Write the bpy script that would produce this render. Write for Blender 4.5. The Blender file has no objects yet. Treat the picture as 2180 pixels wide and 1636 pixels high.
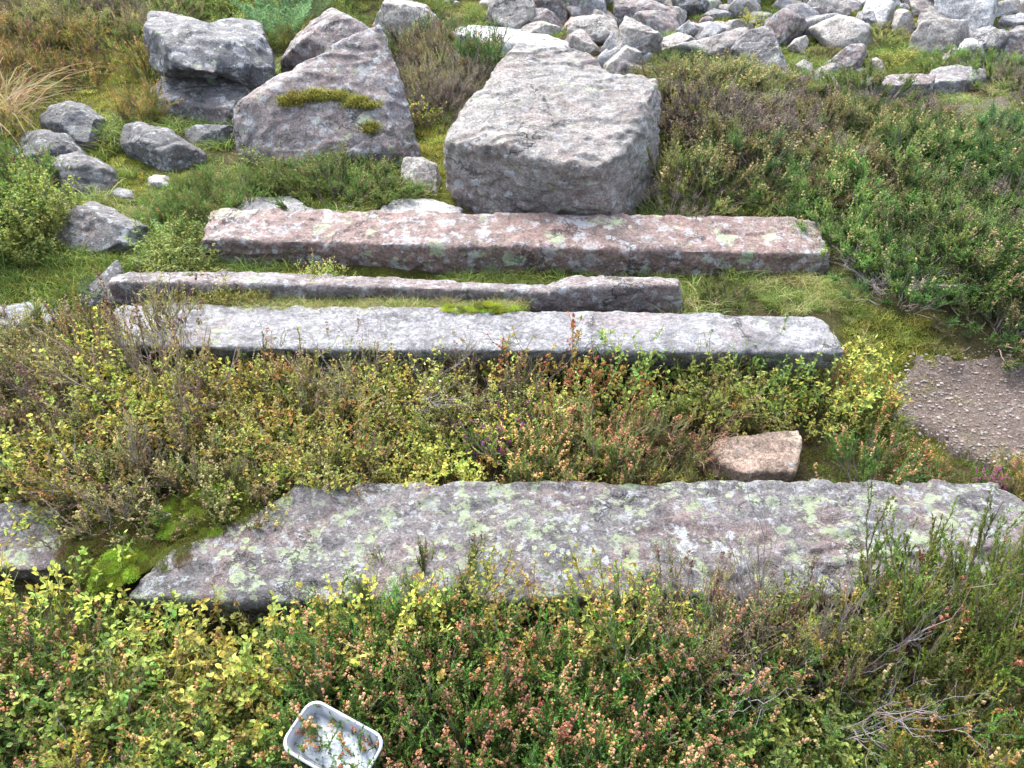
import bpy, bmesh, math, random
import numpy as np
from mathutils import Vector, Matrix
from mathutils.bvhtree import BVHTree

# ------------------------------------------------------------------ camera, light, exposure
scene = bpy.context.scene
CAMZ, PITCH, FPX = 1.65, math.radians(34), 1695.0
cd = bpy.data.cameras.new('camera'); cam = bpy.data.objects.new('camera', cd)
scene.collection.objects.link(cam)
cam.location = (0, 0, CAMZ); cam.rotation_euler = (math.pi/2 - PITCH, 0, 0)
cd.sensor_width = 36; cd.lens = 36*FPX/2180; cd.clip_end = 500; cd.clip_start = 0.02
scene.camera = cam
w = bpy.data.worlds.new('World'); scene.world = w; w.use_nodes = True
nt = w.node_tree
sky = nt.nodes.new('ShaderNodeTexSky'); sky.sky_type = 'NISHITA'; sky.sun_disc = False
SUN_EL, SUN_AZ = math.radians(56), math.radians(-28)      # azimuth from +Y towards +X
sky.sun_elevation = SUN_EL; sky.sun_rotation = SUN_AZ
sky.air_density = 1.0; sky.dust_density = 4.0; sky.ozone_density = 1.0
hz = nt.nodes.new('ShaderNodeHueSaturation'); hz.inputs['Saturation'].default_value = .55      # thin high cloud greys the sky
nt.links.new(sky.outputs[0], hz.inputs['Color']); nt.links.new(hz.outputs[0], nt.nodes['Background'].inputs[0])
nt.nodes['Background'].inputs[1].default_value = 0.15
sl = bpy.data.lights.new('sun', 'SUN'); sl.energy = 0.85; sl.angle = math.radians(28); sl.color = (1, .96, .9)
so = bpy.data.objects.new('sun', sl); scene.collection.objects.link(so)
sd = Vector((math.sin(SUN_AZ)*math.cos(SUN_EL), math.cos(SUN_AZ)*math.cos(SUN_EL), math.sin(SUN_EL)))
so.rotation_euler = sd.to_track_quat('Z', 'Y').to_euler()
scene.view_settings.view_transform = 'Standard'; scene.view_settings.look = 'None'
scene.view_settings.gamma = 1; scene.view_settings.exposure = 2.3

rnd = random.Random(7)
# ------------------------------------------------------------------ vector noise (numpy)
def _hash(i, j, k, seed):
    h = (i*374761393 + j*668265263 + k*2147483647 + seed*974634777) & 0xffffffff
    h = ((h ^ (h >> 13))*1274126177) & 0xffffffff
    h = ((h ^ (h >> 16))*2246822519) & 0xffffffff
    return ((h ^ (h >> 15)) & 0xffff)/65535.0
def vnoise(P, seed=0):
    P = np.asarray(P, float)
    I = np.floor(P).astype(np.int64); F = P - I; F = F*F*F*(F*(F*6-15)+10)
    r = 0
    for dx in (0, 1):
        for dy in (0, 1):
            for dz in (0, 1):
                wgt = (F[:, 0] if dx else 1-F[:, 0])*(F[:, 1] if dy else 1-F[:, 1])*(F[:, 2] if dz else 1-F[:, 2])
                r = r + wgt*_hash(I[:, 0]+dx, I[:, 1]+dy, I[:, 2]+dz, seed)
    return r*2-1
def fbm(P, seed=0, oct=4):
    r = 0; a = .5
    P = np.asarray(P, float)
    for o in range(oct):
        r = r + a*vnoise(P*(2.03**o) + 17.3*o, seed+o); a *= .5
    return r

# ------------------------------------------------------------------ terrain height and pixel rays
PY_ = np.array([-30, 0, 1.2, 1.8, 2.2, 2.6, 3.1, 4, 6, 8, 12, 20, 60])
PZ_ = np.array([-2, -.09, .01, .055, .12, .25, .30, .42, .60, .95, 1.9, 4.4, 15])
def H(X, Y):
    X = np.atleast_1d(np.asarray(X, float)); Y = np.atleast_1d(np.asarray(Y, float))
    z = np.interp(Y, PY_, PZ_)
    z = z + .05*np.clip((-X-1.2), 0, 3)*np.clip((Y-2)/2, 0, 1)
    Q = np.stack([X, Y, np.zeros_like(X)], 1)
    z = z + .05*fbm(Q*1.1, 3, 3) + .018*fbm(Q*6, 9, 3)
    far = np.clip((np.hypot(X, Y)-8)/10, 0, 1)
    return z + far*.8*fbm(Q*.15, 21, 3)
_gs = .02; _gx = np.arange(-7, 7.01, _gs); _gy = np.arange(0, 9.01, _gs); _X, _Y = np.meshgrid(_gx, _gy)
_HG = H(_X.ravel(), _Y.ravel()).reshape(_X.shape)
def h1(x, y):
    if -6.9 < x < 6.9 and .02 < y < 8.9:
        u = (x+7)/_gs; v = y/_gs; i = int(u); j = int(v); u -= i; v -= j
        return float((_HG[j, i]*(1-u)+_HG[j, i+1]*u)*(1-v)+(_HG[j+1, i]*(1-u)+_HG[j+1, i+1]*u)*v)
    return float(H(x, y)[0])
FW = Vector((0, math.cos(PITCH), -math.sin(PITCH))); UP = Vector((0, math.sin(PITCH), math.cos(PITCH)))
C0 = Vector((0, 0, CAMZ))
def ray(px, py): return FW*FPX + Vector((1, 0, 0))*(px-1090) - UP*(py-818)
def PZ(px, py, z): d = ray(px, py); return C0 + d*((z-CAMZ)/d.z)
def PY(px, py, y): d = ray(px, py); return C0 + d*(y/d.y)
def PG(px, py):
    d = ray(px, py); d = d/d.y; y = .5
    for i in range(2000):
        p = C0 + d*y
        if p.z <= h1(p.x, p.y): return p
        y += .01 + y*.002
    return p
def proj(X, Y, Z):
    z = Z-CAMZ
    dep = Y*math.cos(PITCH) - z*math.sin(PITCH); u = Y*math.sin(PITCH) + z*math.cos(PITCH)
    dep = np.where(dep > .05, dep, .05)
    return 1090 + FPX*X/dep, 818 - FPX*u/dep
def inpoly(px, py, poly):
    r = np.zeros(len(px), bool); n = len(poly)
    for i in range(n):
        x0, y0 = poly[i]; x1, y1 = poly[(i+1) % n]
        c = ((y0 > py) != (y1 > py))
        with np.errstate(divide='ignore', invalid='ignore'):
            xi = (x1-x0)*(py-y0)/((y1-y0) if y1 != y0 else 1e-9) + x0
        r ^= c & (px < xi)
    return r

# ------------------------------------------------------------------ materials
def newmat(name):
    m = bpy.data.materials.new(name); m.use_nodes = True
    return m, m.node_tree, m.node_tree.nodes['Principled BSDF']
def N(nt, t, **kw):
    n = nt.nodes.new(t)
    for k, v in kw.items():
        if k.startswith('i_'):
            key = k[2:]; n.inputs[int(key) if key.isdigit() else key.replace('_', ' ')].default_value = v
        else: setattr(n, k, v)
    return n
def ramp(nt, fac, stops, interp='LINEAR'):
    r = nt.nodes.new('ShaderNodeValToRGB'); r.color_ramp.interpolation = interp
    el = r.color_ramp.elements
    while len(el) < len(stops): el.new(.5)
    for e, (p, c) in zip(el, stops):
        e.position = p; e.color = (*c, 1) if len(c) == 3 else c
    nt.links.new(fac, r.inputs[0]); return r.outputs[0]
def mix(nt, f, a, b, mode='MIX'):
    m = nt.nodes.new('ShaderNodeMix'); m.data_type = 'RGBA'; m.blend_type = mode
    for s, v in ((0, f), (6, a), (7, b)):
        if isinstance(v, (int, float)): m.inputs[s].default_value = v
        elif isinstance(v, tuple): m.inputs[s].default_value = (*v, 1)
        else: nt.links.new(v, m.inputs[s])
    return m.outputs[2]
def math_(nt, op, a, b=0.0):
    m = nt.nodes.new('ShaderNodeMath'); m.operation = op
    for s, v in ((0, a), (1, b)):
        if isinstance(v, (int, float)): m.inputs[s].default_value = v
        else: nt.links.new(v, m.inputs[s])
    return m.outputs[0]
def rock_mat(name, dark, light, pink=(.30, .21, .19), pinkamt=.35, white=.3, green=.0, scale=1.0, rough=.62, streak=1.0, spec=.5):
    dark, light, pink = (tuple(x*(.75 if name in ('white_and_sunlit_stone', 'tan_sandstone') else .56) for x in c) for c in (dark, light, pink))
    m, nt, b = newmat(name)
    tc = N(nt, 'ShaderNodeTexCoord'); oi = N(nt, 'ShaderNodeObjectInfo')
    off = N(nt, 'ShaderNodeVectorMath', operation='MULTIPLY_ADD')
    nt.links.new(oi.outputs['Random'], off.inputs[0]); off.inputs[1].default_value = (13, 7, 5)
    nt.links.new(tc.outputs['Object'], off.inputs[2])
    mp = N(nt, 'ShaderNodeMapping'); mp.inputs['Scale'].default_value = (scale, scale, scale*streak)
    nt.links.new(off.outputs[0], mp.inputs[0]); V = mp.outputs[0]
    def noise(s, d=6, r=.6, v=V):
        n = N(nt, 'ShaderNodeTexNoise', i_Scale=s, i_Detail=d, i_Roughness=r); nt.links.new(v, n.inputs[0]); return n.outputs[0]
    base = mix(nt, ramp(nt, noise(7, 8, .7), [(.3, (0, 0, 0)), (.7, (1, 1, 1))]), dark, light)
    pk = ramp(nt, noise(3.3, 5, .6), [(.62-pinkamt*.45, (0, 0, 0)), (.82-pinkamt*.3, (1, 1, 1))])
    base = mix(nt, math_(nt, 'MULTIPLY', pk, .8), base, pink)
    grain = ramp(nt, noise(95, 4, .8), [(.36, (.38, .38, .39)), (.5, (1, 1, 1)), (.64, (1.6, 1.57, 1.54))])
    base = mix(nt, .85, base, grain, 'MULTIPLY')
    mott = ramp(nt, noise(24, 7, .8), [(.36, (.5, .5, .51)), (.5, (1, 1, 1)), (.65, (1.4, 1.4, 1.4))])
    base = mix(nt, .8, base, mott, 'MULTIPLY')
    dk = ramp(nt, noise(5.2, 7, .72), [(.36, (.42, .42, .43)), (.5, (1, 1, 1))])
    base = mix(nt, .75, base, dk, 'MULTIPLY')
    # cracks: thin broken lines, dark and recessed
    cd_ = N(nt, 'ShaderNodeTexNoise', i_Scale=4.0, i_Detail=6.0, i_Roughness=.7); nt.links.new(V, cd_.inputs[0])
    ca = N(nt, 'ShaderNodeVectorMath', operation='MULTIPLY_ADD'); ca.inputs[1].default_value = (.45, .45, .45); nt.links.new(cd_.outputs['Color'], ca.inputs[0]); nt.links.new(V, ca.inputs[2])
    cv = N(nt, 'ShaderNodeTexVoronoi', feature='DISTANCE_TO_EDGE', i_Scale=2.6); nt.links.new(ca.outputs[0], cv.inputs[0])
    crk = math_(nt, 'MULTIPLY', ramp(nt, cv.outputs[0], [(.006, (1, 1, 1)), (.022, (0, 0, 0))]), ramp(nt, noise(2.3, 3, .6), [(.5, (0, 0, 0)), (.56, (1, 1, 1))]))
    def lichen(base, s, amt, col, seed):
        o2 = N(nt, 'ShaderNodeVectorMath', operation='ADD'); o2.inputs[1].default_value = (seed, seed*.7, -seed)
        nt.links.new(V, o2.inputs[0])
        dn = N(nt, 'ShaderNodeTexNoise', i_Scale=s*2.4, i_Detail=5.0, i_Roughness=.75); nt.links.new(o2.outputs[0], dn.inputs[0])
        ad = N(nt, 'ShaderNodeVectorMath', operation='MULTIPLY_ADD'); ad.inputs[1].default_value = (1.1/s,)*3
        nt.links.new(dn.outputs['Color'], ad.inputs[0]); nt.links.new(o2.outputs[0], ad.inputs[2])
        vo = N(nt, 'ShaderNodeTexVoronoi', i_Scale=s); nt.links.new(ad.outputs[0], vo.inputs[0])
        sep = N(nt, 'ShaderNodeSeparateColor'); nt.links.new(vo.outputs['Color'], sep.inputs[0])
        rad = math_(nt, 'MULTIPLY', sep.outputs[0], .52)
        pres = math_(nt, 'LESS_THAN', sep.outputs[1], amt)
        clus = ramp(nt, noise(1.7, 2, .5, o2.outputs[0]), [(.38, (0, 0, 0)), (.6, (1, 1, 1))])
        d = math_(nt, 'SUBTRACT', rad, vo.outputs['Distance'])
        e = ramp(nt, d, [(0, (0, 0, 0)), (.06, (1, 1, 1))])
        tex = ramp(nt, noise(60*1, 3, .7), [(.35, (.45, .45, .45)), (.6, (1, 1, 1))])
        f = math_(nt, 'MULTIPLY', math_(nt, 'MULTIPLY', e, pres), math_(nt, 'MULTIPLY', tex, math_(nt, 'ADD', math_(nt, 'MULTIPLY', clus, .7), .3)))
        ring = ramp(nt, d, [(0, (1, 1, 1)), (.12, (.95, .95, .95)), (.3, (.62, .64, .62))])
        return mix(nt, f, base, mix(nt, 1.0, col, ring, 'MULTIPLY'))
    def crust(base, s, amt, col, seed):
        o2 = N(nt, 'ShaderNodeVectorMath', operation='ADD'); o2.inputs[1].default_value = (seed, seed*.7, -seed); nt.links.new(V, o2.inputs[0])
        lo = .60-amt*.10
        f = ramp(nt, noise(s, 12, .78, o2.outputs[0]), [(lo, (0, 0, 0)), (lo+.035, (1, 1, 1))])
        return mix(nt, math_(nt, 'MULTIPLY', f, .8), base, col)
    if white > 0: base = crust(base, 16, white, (.30, .32, .34), 21.3)
    if green > 0: base = crust(base, 8.5, green, (.26, .32, .19), 33.9)
    if white > 0:
        base = lichen(base, 14, white*.6, (.36, .38, .40), 3.1)
        base = lichen(base, 38, white*.6, (.38, .40, .42), 8.7)
    if green > 0:
        base = lichen(base, 12, green*.7, (.29, .36, .23), 5.5)
        base = lichen(base, 30, green*.6, (.34, .42, .24), 11.5)
    base = mix(nt, math_(nt, 'MULTIPLY', crk, .75), base, (.03, .028, .026))
    nt.links.new(base, b.inputs['Base Color']); b.inputs['Roughness'].default_value = rough
    b.inputs['Specular IOR Level'].default_value = spec
    hgt = math_(nt, 'ADD', math_(nt, 'MULTIPLY', noise(22, 8, .75), .7), math_(nt, 'SUBTRACT', math_(nt, 'MULTIPLY', noise(110, 3, .7), .25), math_(nt, 'MULTIPLY', crk, .5)))
    bp = N(nt, 'ShaderNodeBump', i_Strength=.9, i_Distance=.03); nt.links.new(hgt, bp.inputs['Height'])
    nt.links.new(bp.outputs[0], b.inputs['Normal'])
    return m
MR = {
 'slab':  rock_mat('lichened_slab_stone', (.15, .145, .155), (.30, .285, .29), pink=(.33, .225, .21), pinkamt=.35, white=.5, green=.62, scale=1.5, rough=.7, spec=.35),
 'pale':  rock_mat('pale_weathered_stone', (.25, .25, .27), (.42, .42, .44), pinkamt=.15, white=.45, green=.12, rough=.5),
 'pillar': rock_mat('pink_hewn_stone', (.18, .135, .125), (.31, .235, .215), pink=(.33, .21, .185), pinkamt=.8, white=.6, green=.22, scale=.9),
 'grey':  rock_mat('grey_mottled_stone', (.105, .105, .112), (.235, .23, .235), pinkamt=.3, white=.5, green=.05),
 'blue':  rock_mat('blue_grey_stone', (.085, .09, .10), (.20, .205, .225), pinkamt=.05, white=.5, green=.05),
 'pinkgrey': rock_mat('pink_grey_stone', (.19, .17, .175), (.35, .315, .32), pinkamt=.6, white=.6, green=.1),
 'boulder': rock_mat('pale_boulder_stone', (.25, .238, .226), (.42, .40, .38), pinkamt=.38, white=.35, green=.06, streak=1.3),
 'tan':   rock_mat('tan_sandstone', (.36, .28, .22), (.50, .41, .33), pink=(.48, .35, .28), pinkamt=.4, white=.05, rough=.8, spec=.2),
 'white': rock_mat('white_and_sunlit_stone', (.48, .48, .48), (.66, .66, .66), pink=(.5, .47, .45), pinkamt=.15, white=.2, rough=.45),
 'warm':  rock_mat('warm_grey_stone', (.36, .335, .30), (.60, .565, .52), pinkamt=.3, white=.35, green=.05, scale=.8),  # warm pale stone, lightened further to hold the upper right sunlight in its colour
}

def foliage_mat(name, transl=.35, rough=.55, var=.6):
    m, nt, b = newmat(name)
    at = N(nt, 'ShaderNodeAttribute', attribute_name='Col'); oi = N(nt, 'ShaderNodeObjectInfo')
    hs = N(nt, 'ShaderNodeHueSaturation')
    nt.links.new(at.outputs['Color'], hs.inputs['Color'])
    nt.links.new(math_(nt, 'ADD', math_(nt, 'MULTIPLY', oi.outputs['Random'], .05), .475), hs.inputs['Hue'])
    nt.links.new(math_(nt, 'ADD', math_(nt, 'MULTIPLY', oi.outputs['Random'], var), 1-var*.5), hs.inputs['Value'])
    nt.links.new(hs.outputs[0], b.inputs['Base Color'])
    b.inputs['Roughness'].default_value = rough; b.inputs['Specular IOR Level'].default_value = .35
    tr = N(nt, 'ShaderNodeBsdfTranslucent'); nt.links.new(hs.outputs[0], tr.inputs[0])
    ms = N(nt, 'ShaderNodeMixShader'); ms.inputs[0].default_value = transl
    out = nt.nodes['Material Output']
    nt.links.new(b.outputs[0], ms.inputs[1]); nt.links.new(tr.outputs[0], ms.inputs[2]); nt.links.new(ms.outputs[0], out.inputs[0])
    return m
M_LEAF = foliage_mat('leaf', .45); M_WOOD = foliage_mat('twig_wood', .0, .8)

def ground_mat():
    m, nt, b = newmat('heath_ground')
    tc = N(nt, 'ShaderNodeTexCoord'); V = tc.outputs['Object']
    def noise(s, d=6, r=.65):
        n = N(nt, 'ShaderNodeTexNoise', i_Scale=s, i_Detail=d, i_Roughness=r); nt.links.new(V, n.inputs[0]); return n.outputs[0]
    at = N(nt, 'ShaderNodeAttribute', attribute_name='turf')
    soil = mix(nt, noise(14), (.03, .026, .014), (.085, .075, .035))
    lit = ramp(nt, noise(90, 4, .8), [(.5, (0, 0, 0)), (.66, (1, 1, 1))])
    soil = mix(nt, math_(nt, 'MULTIPLY', lit, .6), soil, (.20, .15, .09))
    turf = mix(nt, ramp(nt, noise(5), [(.35, (0, 0, 0)), (.65, (1, 1, 1))]), (.10, .15, .025), (.30, .30, .06))
    turf = mix(nt, ramp(nt, noise(60, 5, .8), [(.3, (.45, .45, .45)), (.65, (1.2, 1.2, 1.2))]), turf, turf, 'MULTIPLY')
    f = math_(nt, 'MULTIPLY', at.outputs['Fac'], ramp(nt, noise(9, 7, .75), [(.28, (0, 0, 0)), (.45, (1, 1, 1))]))
    nt.links.new(mix(nt, f, soil, turf), b.inputs['Base Color'])
    b.inputs['Roughness'].default_value = .95; b.inputs['Specular IOR Level'].default_value = .1
    bp = N(nt, 'ShaderNodeBump', i_Strength=.9, i_Distance=.02)
    nt.links.new(math_(nt, 'ADD', noise(45, 6, .8), math_(nt, 'MULTIPLY', noise(160, 3, .8), .4)), bp.inputs['Height'])
    nt.links.new(bp.outputs[0], b.inputs['Normal'])
    return m
def path_mat():
    m, nt, b = newmat('trodden_grit')
    tc = N(nt, 'ShaderNodeTexCoord'); V = tc.outputs['Object']
    def noise(s, d=6, r=.65):
        n = N(nt, 'ShaderNodeTexNoise', i_Scale=s, i_Detail=d, i_Roughness=r); nt.links.new(V, n.inputs[0]); return n.outputs[0]
    c = mix(nt, noise(9), (.21, .175, .155), (.38, .325, .295))
    c = mix(nt, ramp(nt, noise(130, 4, .8), [(.5, (0, 0, 0)), (.62, (1, 1, 1))]), c, (.44, .39, .36))
    c = mix(nt, ramp(nt, noise(40, 4, .8), [(.3, (.5, .5, .5)), (.5, (1, 1, 1))]), c, c, 'MULTIPLY')
    nt.links.new(c, b.inputs['Base Color']); b.inputs['Roughness'].default_value = .9
    bp = N(nt, 'ShaderNodeBump', i_Strength=1, i_Distance=.015); nt.links.new(noise(70, 6, .8), bp.inputs['Height'])
    nt.links.new(bp.outputs[0], b.inputs['Normal'])
    return m

# ------------------------------------------------------------------ tagging
def tag(o, label=None, cat=None, group=None, kind=None):
    if label: o['label'] = label
    if cat: o['category'] = cat
    if group: o['group'] = group
    if kind: o['kind'] = kind
    return o
def link(o): scene.collection.objects.link(o); return o
TURF_ZONES = [
  [(-200, 120), (560, 60), (520, 130), (330, 250), (300, 330), (430, 440), (440, 640), (-300, 700), (-400, 200)],
  [(430, 575), (1500, 580), (1500, 690), (230, 660)], [(1780, 640), (2010, 690), (1990, 1000), (1850, 960), (1800, 760)],
  [(870, 230), (980, 230), (960, 460), (860, 420)], [(430, 390), (980, 400), (980, 480), (430, 480)],
  [(1500, -60), (2180, -60), (2180, 170), (1500, 120)]]
def turf_mask(X, Y, Z):
    px, py = proj(X, Y, Z); r = np.zeros(len(X), bool)
    for p in TURF_ZONES: r |= inpoly(px, py, p)
    return r
def build_ground():
    xs = np.concatenate([np.linspace(-40, -5, 30)[:-1], np.linspace(-5, 5, 300), np.linspace(5, 40, 30)[1:]])
    ys = np.concatenate([np.linspace(-30, .3, 30)[:-1], np.linspace(.3, 8.5, 260), np.linspace(8.5, 60, 60)[1:]])
    X, Y = np.meshgrid(xs, ys); sh = X.shape; X = X.ravel(); Y = Y.ravel(); Z = H(X, Y)
    nx, ny = len(xs), len(ys)
    me = bpy.data.meshes.new('ground')
    idx = np.arange(nx*ny).reshape(ny, nx)
    q = np.stack([idx[:-1, :-1], idx[:-1, 1:], idx[1:, 1:], idx[1:, :-1]], -1).reshape(-1, 4)
    me.from_pydata(np.stack([X, Y, Z], 1).tolist(), [], q.tolist())
    a = me.attributes.new('turf', 'FLOAT', 'POINT')
    t = turf_mask(X, Y, Z).astype(float)*.9 + .1
    t[(Y > 8.5)] = .6
    t2 = t.reshape(sh)
    for _ in range(3): t2[1:-1, 1:-1] = (t2[1:-1, 1:-1]*2+t2[2:, 1:-1]+t2[:-2, 1:-1]+t2[1:-1, 2:]+t2[1:-1, :-2])/6
    a.data.foreach_set('value', t2.ravel())
    me.shade_smooth(); me.materials.append(ground_mat())
    o = link(bpy.data.objects.new('ground', me)); tag(o, kind='structure')
build_ground()
PATH = [(1990, 700), (2060, 760), (2400, 760), (2600, 1100), (2350, 1120), (2180, 1010), (2050, 960), (1900, 950), (1850, 880), (1960, 800)]
PATH = [(1940, 765), (2080, 755), (2400, 740), (2900, 1110), (2350, 1110), (2180, 1040), (2060, 990), (1900, 950), (1870, 860)]
PATH2 = [(1980, 225), (2180, 200), (2180, 300), (2100, 275), (2010, 250)]
def sheet(name, poly, lift, mat, step=.02, bump=0):
    pts = [PG(*p) for p in poly]
    x0, x1 = min(p.x for p in pts), max(p.x for p in pts); y0, y1 = min(p.y for p in pts), max(p.y for p in pts)
    xs = np.arange(x0, x1, step); ys = np.arange(y0, y1, step)
    X, Y = np.meshgrid(xs, ys); sh = X.shape
    wob = .16 if name == 'path' else .06
    Q = np.stack([X.ravel(), Y.ravel(), np.zeros(X.size)], 1)
    ins = inpoly(X.ravel()+wob*fbm(Q*7, 40), Y.ravel()+wob*fbm(Q*7, 50), [(p.x, p.y) for p in pts]).reshape(sh)
    Z = (H(X.ravel(), Y.ravel())+lift+bump*fbm(Q*30, 5)).reshape(sh)
    # sink the rim so the sheet meets the ground
    er = ins.copy()
    for _ in range(2):
        e = er.copy(); e[1:-1, 1:-1] &= er[2:, 1:-1] & er[:-2, 1:-1] & er[1:-1, 2:] & er[1:-1, :-2]; e[0] = e[-1] = False; e[:, 0] = e[:, -1] = False; er = e
    Z = np.where(er, Z, Z-lift-.02)
    id_ = -np.ones(sh, int); id_[ins] = np.arange(ins.sum())
    ok = ins[:-1, :-1] & ins[1:, :-1] & ins[:-1, 1:] & ins[1:, 1:]
    q = np.stack([id_[:-1, :-1], id_[:-1, 1:], id_[1:, 1:], id_[1:, :-1]], -1)[ok]
    me = bpy.data.meshes.new(name)
    me.from_pydata(np.stack([X[ins], Y[ins], Z[ins]], 1).tolist(), [], q.tolist()); me.shade_smooth(); me.materials.append(mat)
    return link(bpy.data.objects.new(name, me))
M_PATH = path_mat()
tag(sheet('path', PATH, .02, M_PATH), kind='structure')
tag(sheet('path', PATH2, .02, M_PATH), kind='structure')

# ------------------------------------------------------------------ rocks
BVH = []
tmp = []
def rock_mesh(hulls, voxel, disp=.02, nscale=3.0, smooth=2, seed=0, fine=.25, strata=0.0, cuts=0, flake=0.0, cutr=(.05, .17)):
    BM = bmesh.new(); rc = random.Random(seed*13+1)
    for pts in hulls:
        bm = bmesh.new()
        vs = [bm.verts.new(p) for p in pts]
        r = bmesh.ops.convex_hull(bm, input=vs)
        dead = [g for g in set(r['geom_interior']+r['geom_unused']) if isinstance(g, bmesh.types.BMVert) and g.is_valid]
        if dead: bmesh.ops.delete(bm, geom=dead, context='VERTS')
        ext = max((Vector(a)-Vector(pts[0])).length for a in pts)
        for _ in range(cuts):                       # knock corners off along flat fracture planes
            n_ = Vector((rc.gauss(0, 1), rc.gauss(-.5, 1), rc.gauss(.35, .8))).normalized()
            sp = [n_.dot(v.co) for v in bm.verts]; hi, lo = max(sp), min(sp); d_ = hi-(hi-lo)*rc.uniform(*cutr)
            g_ = bmesh.ops.bisect_plane(bm, geom=bm.verts[:]+bm.edges[:]+bm.faces[:], plane_co=n_*d_, plane_no=n_, clear_outer=True)
            ed = [e for e in g_['geom_cut'] if isinstance(e, bmesh.types.BMEdge)]
            if ed: bmesh.ops.holes_fill(bm, edges=ed)
        tm = bpy.data.meshes.new('h'); bm.to_mesh(tm); bm.free(); BM.from_mesh(tm); bpy.data.meshes.remove(tm)
    bm = BM
    bmesh.ops.recalc_face_normals(bm, faces=bm.faces)
    me = bpy.data.meshes.new('t'); bm.to_mesh(me); bm.free()
    o = bpy.data.objects.new('t', me); scene.collection.objects.link(o)
    md = o.modifiers.new('r', 'REMESH'); md.mode = 'VOXEL'; md.voxel_size = voxel; md.adaptivity = 0
    dg = bpy.context.evaluated_depsgraph_get(); ev = o.evaluated_get(dg)
    m2 = bpy.data.meshes.new_from_object(ev)
    bpy.data.objects.remove(o); bpy.data.meshes.remove(me)
    if smooth:
        bm = bmesh.new(); bm.from_mesh(m2)
        for _ in range(smooth): bmesh.ops.smooth_vert(bm, verts=bm.verts, factor=.5, use_axis_x=True, use_axis_y=True, use_axis_z=True)
        bm.to_mesh(m2); bm.free()
    n = len(m2.vertices); co = np.empty(n*3); m2.vertices.foreach_get('co', co); co = co.reshape(-1, 3)
    no = np.empty(n*3); m2.vertices.foreach_get('normal', no); no = no.reshape(-1, 3)
    P = co*nscale + seed*3.17
    d = fbm(P*[.8, 1, 1.5], seed, 4)*disp*.8
    d -= np.clip(.12-np.abs(fbm(P*[1.2, 1.5, 3.2]+2, seed+51, 3)), 0, .12)*disp*4*.6
    rid = 1-np.abs(fbm(P*1.7+5, seed+31, 3))*3
    d -= np.clip(rid-.8, 0, 1)*disp*1.1                       # creases
    chip = fbm(P*2.6+9, seed+71, 2); d -= np.clip(chip-.18, 0, .2)*disp*1.0   # flaked chips
    d += fbm(P*7, seed+11, 3)*disp*fine
    if flake:
        q = fbm(co*[2.2, 4.5, 4.0]+seed, seed+5, 4)*3.2; fr = q-np.floor(q); d += flake*(np.floor(q)+np.clip(fr*9, 0, 1)-q)
    if strata: d += strata*np.round(vnoise(np.stack([co[:, 0]*2, co[:, 1]*2, co[:, 2]*22+co[:, 0]*3], 1), seed)*2)/2
    co = co + no*d[:, None]
    m2.vertices.foreach_set('co', co.ravel()); m2.update()
    m2.shade_smooth()
    return m2
NR = [0]
def rock(name, label, hulls, mat, cat='rock', vox=None, disp=None, group=None, nscale=None, smooth=0, strata=0.0, seed=None, fine=.45, cuts=7, flake=0.0, cutr=(.05, .17)):
    NR[0] += 1; seed = NR[0]*7 if seed is None else seed
    A = np.array([tuple(p) for h in hulls for p in h]); mn, mx = A.min(0), A.max(0); dim = mx-mn
    D = float(max(dim)); g = float(np.sort(dim)[1])
    if vox is None: vox = min(max(g/64, .006), .013)
    if disp is None: disp = .036*g
    if nscale is None: nscale = 1.6/g
    me = rock_mesh(hulls, vox, disp, nscale, smooth, seed, fine, strata, cuts, flake or .012*g, cutr)
    c = Vector(((mn[0]+mx[0])/2, (mn[1]+mx[1])/2, mn[2]))
    me.transform(Matrix.Translation(-c)); me.name = name
    me.materials.clear(); me.materials.append(MR[mat])
    o = link(bpy.data.objects.new(name, me)); o.location = c
    tag(o, label, cat, group)
    bm = bmesh.new(); bm.from_mesh(me); bm.transform(Matrix.Translation(c)); BVH.append((BVHTree.FromBMesh(bm), mn, mx)); bm.free()
    return o
def sil(outline, y=None, th=.3, lean=.5, bulge=.35, bury=.08, ridge=(), grow=1.07):
    """A rock whose outline, as the camera sees it, is given in photo pixels and whose depth is real: every
    outline point gets its own distance (upper points stand further back), with front and back volume."""
    c_x = sum(p[0] for p in outline)/len(outline); c_y = sum(p[1] for p in outline)/len(outline)
    outline = [(c_x+(p[0]-c_x)*grow, c_y+(p[1]-c_y)*grow)+tuple(p[2:]) for p in outline]
    low = max(outline, key=lambda p: p[1]); top = min(p[1] for p in outline)
    if y is None: y = PG(low[0], low[1]-3).y + th*.15
    span = max(low[1]-top, 1)
    cx = sum(p[0] for p in outline)/len(outline); cy = sum(p[1] for p in outline)/len(outline)
    pts = []
    for p in outline:
        k = (low[1]-p[1])/span
        yy = y + lean*th*k + (p[2] if len(p) > 2 else 0)
        q = PY(p[0], p[1], yy); pts.append(q)
        f = PY(cx+(p[0]-cx)*.72, cy+(p[1]-cy)*.72, yy - bulge*th); pts.append(f)
        b = PY(cx+(p[0]-cx)*.62, cy+(p[1]-cy)*.62+0, yy + th*.75); pts.append(b)
        if k < .45:
            g = Vector(q); g.z = min(q.z, h1(q.x, q.y)) - bury; pts.append(g)
            g = Vector(b); g.z = min(b.z, h1(b.x, b.y)) - bury; pts.append(g)
    for p in ridge: pts.append(PY(p[0], p[1], y+p[2]))
    return pts
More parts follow.
